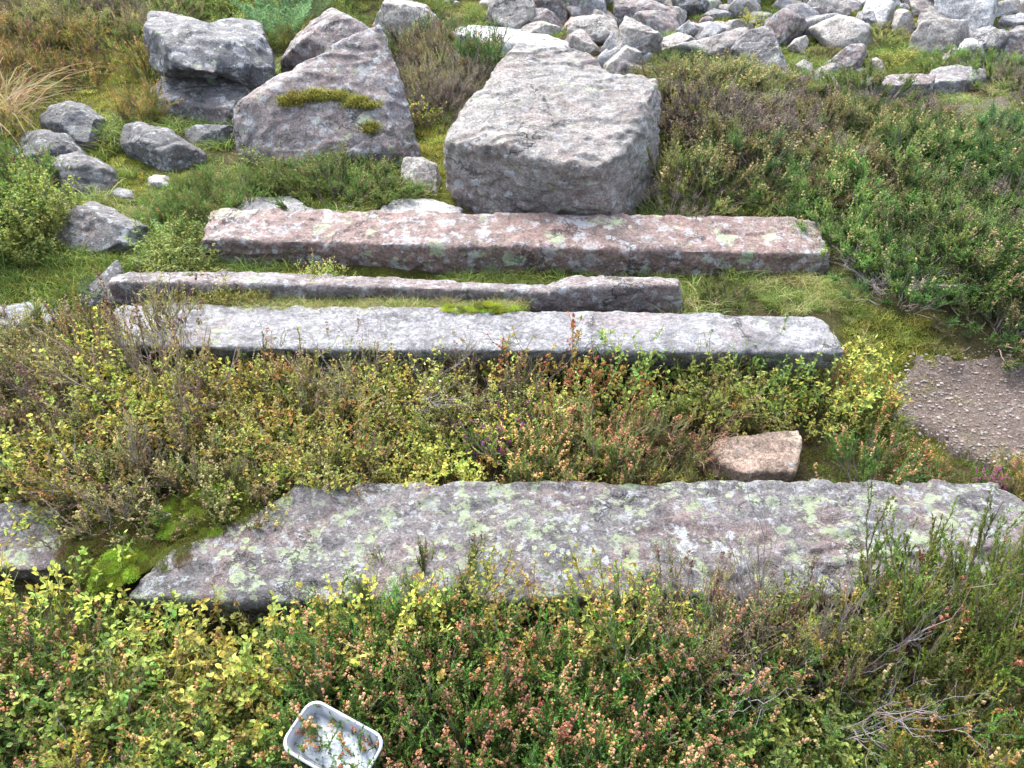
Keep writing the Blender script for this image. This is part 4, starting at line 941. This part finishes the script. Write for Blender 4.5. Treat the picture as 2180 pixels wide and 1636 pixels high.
# band between front slab and pale slab
zone([(-300, 720), (120, 720), (280, 760), (760, 830), (760, 1090), (460, 1150), (-400, 1070)], {'heather_brown': 1.1, 'heather_domeolive': 1.2, 'heather_olive': .5, 'bilberry_small': 1.8, 'bilberry_yellow': 1}, .10, (.7, 1.15), hum=.5)
zone([(560, 810), (1180, 845), (1180, 1100), (560, 1090)], {'bilberry_small': 3, 'bilberry_yellow': 1.2, 'heather_domeolive': 1, 'heather_brown': .5, 'bilberry_red': .2}, .105, (.65, .95), zs=.9, hum=.5)
zone([(1100, 930), (1540, 960), (1540, 1100), (1100, 1100)], {'heather_pink': 1.1, 'bilberry_small': 1.6, 'bilberry_yellow': .7, 'heather_olive': .6}, .085, (.55, .85), zs=.85)
zone([(1080, 850), (1560, 850), (1540, 940), (1100, 930)], {'grass_green': 1, 'bilberry_small': .5, 'moss_dull': 1}, .09, (.5, .7), zs=.7)
zone([(1480, 848), (1850, 835), (1880, 960), (1720, 930), (1500, 920)], {'bilberry_yellow': 2, 'bilberry_green': 1.3, 'bilberry_small': 1}, .085, (.7, 1.0), zs=1)
zone([(1760, 1040), (2000, 1000), (2180, 1030), (2500, 1100), (2500, 1130), (1500, 1120), (1520, 1075), (1740, 1075)], {'bilberry_yellow': 1.4, 'heather_flower': 1, 'bilberry_small': 1.4, 'heather_olive': .4}, .085, (.5, .75), zs=.8)
zone([(1080, 846), (1880, 846), (1900, 905), (1080, 895)], {'heather_brown': .6, 'bilberry_yellow': 1.4, 'bilberry_green': 1, 'bilberry_red': .4}, .08, (.8, 1.0), zs=1.4)
zone([(240, 820), (1180, 840), (1180, 880), (240, 880)], {'heather_olive': .3, 'bilberry_small': 2.4, 'bilberry_yellow': 1.2, 'heather_brown': .25}, .09, (.85, 1.05), zs=1.25)
# right bank
zone([(1360, 470), (1420, 300), (1500, 240), (2180, 330), (2700, 400), (2700, 720), (2100, 750), (1960, 700), (1780, 600), (1775, 480)], {'heather_dome': 2.6, 'heather_domedark': 2.2, 'heather_domeolive': .8, 'heather_domemauve': .4, 'bilberry_green': .15}, .175, (.75, 1.15), zs=1.0, patch=1.1, clear=.12, mgn=.14, hum=.55)
zone([(1390, 215), (1480, 140), (1700, 185), (1830, 215), (1990, 215), (2010, 300), (2180, 320), (1500, 330), (1400, 330)], {'heather_domemauve': 3, 'heather_domeolive': 1.4, 'heather_domedark': .7}, .16, (.75, 1.1), zs=.85, patch=1.6, clear=.12, mgn=.1, hum=.4)
zone([(2100, 180), (2700, 150), (2700, 330), (2180, 300), (2150, 210), (2000, 215), (1990, 200)], {'heather_dome': 2, 'heather_domeolive': 1, 'heather_domemauve': .4}, .18, (.8, 1.2), zs=.95)
zone([(1500, 630), (1800, 625), (1900, 700), (1960, 740), (1830, 720), (1760, 660), (1500, 668)], {'heather_dome': .5, 'grass_green': 1.5, 'grass_pale': 1.2}, .085, (.4, .7), zs=.9)
zone([(1730, 110), (2120, 130), (2130, 175), (1800, 155), (1700, 125)], {'heather_domeolive': 2, 'bilberry_yellow': 1, 'heather_dome': .6}, .20, (.55, .85), zs=.9, clear=.18)
zone([(1480, 40), (1700, 60), (1830, 60), (1960, 90), (2120, 120), (1730, 125), (1690, 80), (1500, 60)], {'bilberry_yellow': 2, 'grass_pale': 1.8, 'heather_domeolive': .8}, .16, (.6, .9), zs=.8, clear=.18)
# between triangular rock and boulder, and far centre
zone([(830, 110), (1000, 110), (1060, 160), (960, 270), (860, 260), (835, 170)], {'heather_domemauve': 2, 'heather_domeolive': 1, 'heather_dark': .4, 'heather_brown': .7}, .14, (.75, 1.1), zs=1.1)
zone([(860, 260), (960, 270), (945, 400), (880, 340)], {'grass_pale': 1.5, 'grass_yellow': 1, 'bilberry_yellow': .5}, .08, (.7, 1.0))
zone([(780, -40), (1700, -40), (1700, 40), (1500, 60), (1000, 60), (800, 110), (700, 40)], {'heather_dome': 1.2, 'grass_pale': 1.2, 'heather_domeolive': .5, 'bilberry_green': .5, 'grass_green': .6}, .17, (.45, .7), zs=.8, clear=.15)
zone([(1300, 140), (1420, 110), (1480, 150), (1400, 220), (1340, 200)], {'heather_dome': 1, 'bilberry_green': .8}, .14, (.5, .7), clear=.1)
# around and behind the pink beam
zone([(470, 440), (530, 400), (640, 370), (860, 380), (900, 425), (800, 440), (560, 428)], {'heather_green': 1.6, 'grass_green': .6, 'bilberry_green': .6, 'heather_dark': .6}, .12, (.55, .8), zs=.7)
zone([(330, 480), (430, 400), (560, 340), (640, 370), (500, 420), (440, 560), (400, 640), (330, 560)], {'grass_green': 1.6, 'heather_green': 1.1, 'grass_pale': .7, 'bilberry_green': .5}, .09, (.55, .9), zs=.75)
zone([(440, 580), (1500, 600), (1500, 640), (440, 640)], {'grass_short': 1.4, 'grass_yellow': .6, 'moss_tuft': .8, 'grass_green': .2, 'moss_dull': 1}, .045, (.5, .8), lim=.01)
# left side turf, grass and leafy plants
zone([(-300, 110), (400, 60), (500, 100), (320, 240), (300, 330), (-300, 320)], {'grass_short': 2, 'grass_yellow': 1.6, 'grass_green': .6, 'heather_olive': .12}, .10, (.9, 1.4), zs=.8)
zone([(-300, -30), (480, -30), (420, 50), (340, 120), (-300, 130)], {'heather_dome': 1.2, 'heather_domeolive': .8, 'heather_domemauve': 1, 'heather_brown': .4, 'grass_green': 1}, .20, (.85, 1.25), zs=1., patch=1.6)
zone([(470, -40), (800, -40), (640, 130), (440, 60)], {'grass_green': 1, 'bilberry_green': 1, 'grass_yellow': 1, 'heather_olive': .4}, .15, (.8, 1.1))
zone([(-300, 300), (300, 320), (430, 400), (360, 560), (-300, 560)], {'bilberry_green': .3, 'grass_short': 2, 'grass_green': .5, 'grass_yellow': 1, 'heather_green': .15}, .075, (.55, .9), zs=.8, clear=.09)
zone([(-300, 440), (95, 440), (110, 560), (-300, 590)], {'bilberry_green': 3, 'heather_green': .4, 'grass_green': .3}, .09, (.9, 1.2), zs=1.1)
zone([(-300, 550), (430, 545), (230, 600), (170, 670), (60, 670), (-300, 700)], {'grass_short': 2, 'grass_yellow': 2, 'grass_pale': .5}, .07, (.7, 1.0))
zone([(300, 620), (460, 600), (1110, 640), (1110, 690), (300, 680)], {'grass_short': 1, 'grass_yellow': 1.6, 'moss_tuft': 1, 'grass_pale': .2, 'bilberry_small': .1}, .045, (.5, .75), lim=.35)
zone([(1440, 640), (1500, 625), (1510, 690), (1450, 690)], {'grass_pale': 1}, .06, (.8, 1.1))
zone([(1460, 585), (1790, 590), (1860, 640), (1800, 670), (1470, 664)], {'grass_green': 1.4, 'grass_pale': 1.6, 'heather_domedark': .8, 'grass_short': 1}, .05, (.4, .7), zs=.95)
zone([(1500, 1015), (1760, 960), (1830, 940), (1880, 1075), (1500, 1080)], {'bilberry_small': 2, 'grass_short': .8, 'heather_domeolive': .6, 'bilberry_yellow': 1}, .065, (.32, .5), zs=.8, keep=False)
# thin grass beside the path
zone([(1790, 660), (2000, 680), (2060, 770), (1985, 800), (1970, 900), (1900, 975), (1830, 800)], {'grass_pale': 1.4, 'grass_yellow': 1.8, 'grass_short': .8}, .045, (.35, .8))
zone([(1960, 790), (2060, 770), (2180, 760), (2180, 800), (2060, 820), (2010, 900), (2100, 980), (1950, 990)], {'grass_pale': 1, 'grass_yellow': 1.4}, .05, (.2, .5))
zone([(1840, 900), (1990, 860), (2140, 990), (2000, 1010), (1860, 1000)], {'grass_pale': 1, 'grass_yellow': 1.3}, .06, (.3, .6))
# the rest of the moor, seen only from other positions
zone([(-2500, -40), (-300, -40), (-300, 2300), (-2600, 2300)], {'heather_green': 1, 'heather_olive': .8, 'grass_green': 1, 'bilberry_green': .6}, .24, (1.1, 1.6))
zone([(2700, 100), (4200, 100), (4200, 2300), (2700, 2300)], {'heather_green': 1.5, 'heather_dark': .8, 'heather_olive': .8}, .26, (1.1, 1.7))
for i in range(900):
    x = rnd.uniform(-9, 9); y = rnd.uniform(6.9, 13)
    if rnd.random() < .8: put('heather_cover', rnd.choice(['heather_green', 'heather_dark', 'heather_olive', 'heather_brown']), x, y, rnd.uniform(1.6, 2.6))

# moss cushions
def moss_patch(cx, cy, rx, ry, zt, thr, kinds, step=.013, lift=.02, seed=0, lim=.03, sc=(.35, .6)):
    a = PZ(cx-rx, cy, zt); b = PZ(cx+rx, cy, zt); c = PZ(cx, cy+ry, zt); d = PZ(cx, cy-ry, zt)
    mx, my = (a.x+b.x)/2, (c.y+d.y)/2; RX, RY = (b.x-a.x)/2, (d.y-c.y)/2
    X, Y = np.meshgrid(np.arange(-RX*1.3, RX*1.3, step), np.arange(-RY*1.3, RY*1.3, step)); X = X.ravel()+G.normal(0, .004, X.size); Y = Y.ravel()+G.normal(0, .004, Y.size)
    Q = np.stack([X+mx, Y+my, 0*X+seed], 1); r = np.sqrt((X/RX)**2+(Y/RY)**2)+1.3*fbm(Q*14, 80+seed, 4)
    hz = fbm(Q*22, 90+seed, 2); kn = fbm(Q*9, 95+seed, 2)
    for x, y, rr, h_, k_ in zip(X+mx, Y+my, r, hz, kn):
        if rr > 1: continue
        g = h1(x, y); top = max(g, zt-.02) if zt > 0 else g
        o = Vector((x, y, 3)); best = g
        for t, mn, mx_ in BVH:
            if mn[0] < x < mx_[0] and mn[1] < y < mx_[1]:
                hh = t.ray_cast(o, Vector((0, 0, -1)))
                if hh[0] is not None: best = max(best, hh[0].z)
        z = max(best, zt-.03)+lift*(1-rr)*1.0+.03*h_
        put('moss', rnd.choice([kinds[0], kinds[0], 'moss_lime', 'moss_tuft', 'moss_dull']) if (rr+k_*2.4) < thr else rnd.choice(kinds[1:]), x, y, rnd.uniform(*sc), z=z)
moss_patch(270, 1130, 140, 110, .155, -9, ['moss_tuft', 'moss_dull', 'moss_dull', 'moss_brown'], step=.018, seed=1, sc=(.5, .8), lift=.012)
moss_patch(450, 1072, 90, 42, .175, 1.1, ['moss_tuft', 'moss_dull'], seed=2, lift=.025)
moss_patch(250, 1185, 48, 56, .165, 1.1, ['moss_tuft', 'moss_dull'], seed=3, lift=.025)
moss_patch(1030, 655, 80, 10, .32, .9, ['moss_yellow', 'moss_tuft'], seed=4, lift=.018, step=.011)
for i in range(420):
    px_ = rnd.uniform(330, 1110); f = (px_-330)/780; py_ = rnd.uniform(626+f*22, 658+f*4)
    q = PZ(px_, py_, .31); put('grass', rnd.choice(['grass_yellow', 'grass_short', 'grass_yellow', 'grass_pale']), q.x, q.y, rnd.uniform(.28, .5), z=q.z-.008)
for i in range(14):
    px_ = rnd.uniform(400, 560); q = PZ(px_, rnd.uniform(630, 645), .31); put('bilberry_cover', 'bilberry_small', q.x, q.y, rnd.uniform(.22, .32), z=q.z-.005)
flush('heather_cover', 'mixed green, rusty and brown heather covering the ground between the stones', 'heather')
flush('bilberry_cover', 'yellow green small-leaved bilberry plants covering the ground between the stones', 'bilberry')
flush('grass', 'short mossy turf and thin grass blades between the stones', 'grass')
flush('moss', 'bright green moss cushions on the front slab and between the beams', 'moss')
if 'dead_twigs' in COVER: flush('dead_twigs', 'fine dead twigs lying in the heather', 'twigs')

# moss tufts growing on the triangular rock
for cx, cy, rx, ry, n in ((625, 215, 24, 15, 14), (690, 205, 56, 9, 20), (770, 222, 30, 12, 16), (787, 273, 10, 8, 5)):
    s = Soup(); P = []
    for i in range(n):
        a = rnd.random()*6.28; r = math.sqrt(rnd.random()); d = ray(cx+math.cos(a)*r*rx, cy+math.sin(a)*r*ry).normalized()
        best = None
        for t, mn, mx in BVH:
            h = t.ray_cast(C0, d)
            if h[0] is not None and (best is None or h[3] < best[1]): best = (h[0], h[3])
        if best: P.append(best[0])
    if not P: continue
    c = sum(P, Vector())/len(P)
    for p in P:
        G = np.random.default_rng(int(rnd.random()*1e6)); k = 170
        D = unit(G.normal(0, .6, (k, 3))+[0, -.7, .8]); B = np.array(p-c)+G.normal(0, .018, (k, 3))*[1.1, .4, .4]
        sd_ = unit(np.cross(D, G.normal(size=(k, 3))))*.0022; s.tri(np.stack([B-sd_, B+sd_, B+D*.02*(.5+.8*G.random((k, 1)))], 1), colj((.27, .26, .06), k, .3, .1))
    o = link(bpy.data.objects.new('moss_tuft', s.mesh('moss_tuft', M_LEAF))); o.location = c
    tag(o, {14: 'leftmost moss tuft on the face of the triangular rock', 20: 'long strip of moss in the middle of the triangular rock face', 16: 'plump yellowish moss tuft on the right side of the triangular rock', 5: 'tiniest moss spot low on the right of the triangular rock'}[n], 'moss tuft')

# ------------------------------------------------------------------ gravel and pebbles on the path
def gravel(name, poly, n, label, smin=.0012, smax=.0058):
    P = [PG(*p) for p in poly]; wp = [(p.x, p.y) for p in P]; x0, x1 = min(p.x for p in P), max(p.x for p in P); y0, y1 = min(p.y for p in P), max(p.y for p in P)
    g = np.random.default_rng(5); X = g.uniform(x0, x1, n*3); Y = g.uniform(y0, y1, n*3); ok = inpoly(X, Y, wp); X, Y = X[ok][:n], Y[ok][:n]; n = len(X)
    ph = 1.618; v = np.array([(0, 1, ph), (0, -1, ph), (0, 1, -ph), (0, -1, -ph), (1, ph, 0), (-1, ph, 0), (1, -ph, 0), (-1, -ph, 0), (ph, 0, 1), (-ph, 0, 1), (ph, 0, -1), (-ph, 0, -1)])/1.9
    f = np.array([(0, 1, 8), (0, 8, 4), (0, 4, 5), (0, 5, 9), (0, 9, 1), (1, 6, 8), (8, 6, 10), (8, 10, 4), (4, 10, 2), (4, 2, 5), (5, 2, 11), (5, 11, 9), (9, 11, 7), (9, 7, 1), (1, 7, 6), (3, 6, 7), (3, 7, 11), (3, 11, 2), (3, 2, 10), (3, 10, 6)])
    S = (smin+(smax-smin)*g.random(n)**3)[:, None, None]; V = v[None]*(1+g.normal(0, .16, (n, 12, 3)))*S*np.stack([1+g.random(n)*.6, .8+g.random(n)*.4, .5+g.random(n)*.3], 1)[:, None]
    V = V+np.stack([X, Y, H(X, Y)+.022], 1)[:, None]
    s = Soup(); T = V[:, f].reshape(-1, 3, 3); c = np.where(g.random((n, 1)) < .3, np.array([[.34, .28, .245]]), np.array([[.25, .225, .21]]))*(1+g.normal(0, .2, (n, 1)))
    s.tri(T, np.repeat(c, 20, 0)); o = link(bpy.data.objects.new(name, s.mesh(name, M_WOOD))); tag(o, label, 'gravel', kind='stuff')
gravel('gravel', PATH, 3600, 'loose grit and small pebbles on the trodden path at right')
gravel('gravel', PATH2, 400, 'reddish grit on the small bare patch at far right')

# ------------------------------------------------------------------ white food tub lying in the heather
def tub():
    m, nt, b = newmat('scuffed_white_plastic')
    tc = N(nt, 'ShaderNodeTexCoord'); n1 = N(nt, 'ShaderNodeTexNoise', i_Scale=22.0, i_Detail=7.0, i_Roughness=.7); nt.links.new(tc.outputs['Object'], n1.inputs[0])
    sep = N(nt, 'ShaderNodeSeparateXYZ'); nt.links.new(tc.outputs['Object'], sep.inputs[0])
    dirt = ramp(nt, n1.outputs[0], [(.46, (0, 0, 0)), (.66, (1, 1, 1))])
    nt.links.new(mix(nt, math_(nt, 'MULTIPLY', dirt, .55), (.33, .35, .40), (.17, .20, .23)), b.inputs['Base Color'])
    b.inputs['Roughness'].default_value = .35; b.inputs['Subsurface Weight'].default_value = .15; b.inputs['Subsurface Radius'].default_value = (.02, .02, .02)
    m2, nt2, b2 = newmat('dried_white_residue'); tc = N(nt2, 'ShaderNodeTexCoord'); n1 = N(nt2, 'ShaderNodeTexNoise', i_Scale=35.0, i_Detail=8.0, i_Roughness=.75); nt2.links.new(tc.outputs['Object'], n1.inputs[0])
    nt2.links.new(ramp(nt2, n1.outputs[0], [(.36, (.13, .16, .20)), (.5, (.32, .36, .40)), (.65, (.52, .55, .54))]), b2.inputs['Base Color']); b2.inputs['Roughness'].default_value = .45
    bp = N(nt2, 'ShaderNodeBump', i_Strength=.6, i_Distance=.004); nt2.links.new(n1.outputs[0], bp.inputs['Height']); nt2.links.new(bp.outputs[0], b2.inputs['Normal'])
    root = bpy.data.objects.new('food_tub', None); link(root)
    tag(root, 'shallow white plastic tub with rounded corners lying open in the heather at the bottom', 'food tub')
    Lx, Ly, Hh, rc = .19, .115, .042, .027
    def ring(lx, ly, z, r, seg=8):
        out = []
        for cx, cy, a0 in ((lx/2-r, ly/2-r, 0), (-lx/2+r, ly/2-r, 90), (-lx/2+r, -ly/2+r, 180), (lx/2-r, -ly/2+r, 270)):
            for k in range(seg+1):
                a = math.radians(a0+90*k/seg); out.append((cx+r*math.cos(a), cy+r*math.sin(a), z))
        return out
    def loft(rings, name, mat, cap0=False, cap1=False):
        bm = bmesh.new(); R = [[bm.verts.new(p) for p in r] for r in rings]; n = len(R[0])
        for A, B in zip(R, R[1:]):
            for i in range(n): bm.faces.new((A[i], A[(i+1) % n], B[(i+1) % n], B[i]))
        if cap0: bm.faces.new(R[0][::-1])
        if cap1: bm.faces.new(R[-1])
        bmesh.ops.recalc_face_normals(bm, faces=bm.faces)
        me = bpy.data.meshes.new(name); bm.to_mesh(me); bm.free(); me.shade_smooth(); me.materials.append(mat)
        o = link(bpy.data.objects.new(name, me)); o.parent = root; return o
    t = .0012
    body = [ring(Lx-.030, Ly-.030, 0, rc-.008), ring(Lx-.022, Ly-.022, .003, rc-.004), ring(Lx-.008, Ly-.008, Hh-.003, rc), ring(Lx-.008-2*t, Ly-.008-2*t, Hh-.003, rc-t),
            ring(Lx-.024, Ly-.024, .006, rc-.006), ring(Lx-.034, Ly-.034, .0025, rc-.010)]
    loft(body, 'body', m, True, True)
    rim = [ring(Lx-.0085, Ly-.0085, Hh-.006, rc), ring(Lx-.001, Ly-.001, Hh-.006, rc+.002), ring(Lx, Ly, Hh-.002, rc+.002), ring(Lx-.003, Ly-.003, Hh+.0005, rc+.001), ring(Lx-.009-2*t, Ly-.009-2*t, Hh-.001, rc-.001)]
    loft(rim, 'rim', m)
    # lumpy residue over the floor of the tub
    bm = bmesh.new(); nx, ny = 60, 40; vv = {}
    g = []
    for i in range(nx):
        for j in range(ny):
            x = (i/(nx-1)-.5)*(Lx-.036); y = (j/(ny-1)-.5)*(Ly-.036); g.append((x, y, 0))
    A = np.array(g); e = np.minimum(1, np.minimum((Lx/2-.018-abs(A[:, 0])), (Ly/2-.018-abs(A[:, 1])))/.02)
    z = .0045+.011*np.clip(fbm(A*28+3, 4, 4)+.25, 0, 1)*e*np.clip(.6+A[:, 0]*8, .2, 1); V = [bm.verts.new((a[0], a[1], q)) for a, q in zip(A, z)]
    for i in range(nx-1):
        for j in range(ny-1):
            bm.faces.new((V[i*ny+j], V[(i+1)*ny+j], V[(i+1)*ny+j+1], V[i*ny+j+1]))
    bmesh.ops.recalc_face_normals(bm, faces=bm.faces); me = bpy.data.meshes.new('residue'); bm.to_mesh(me); bm.free(); me.shade_smooth(); me.materials.append(m2)
    o = link(bpy.data.objects.new('residue', me)); o.parent = root
    p = PZ(716, 1596, TUBZ-.035); root.location = p; root.rotation_euler = (math.radians(12), math.radians(6), math.radians(-26))
tub()
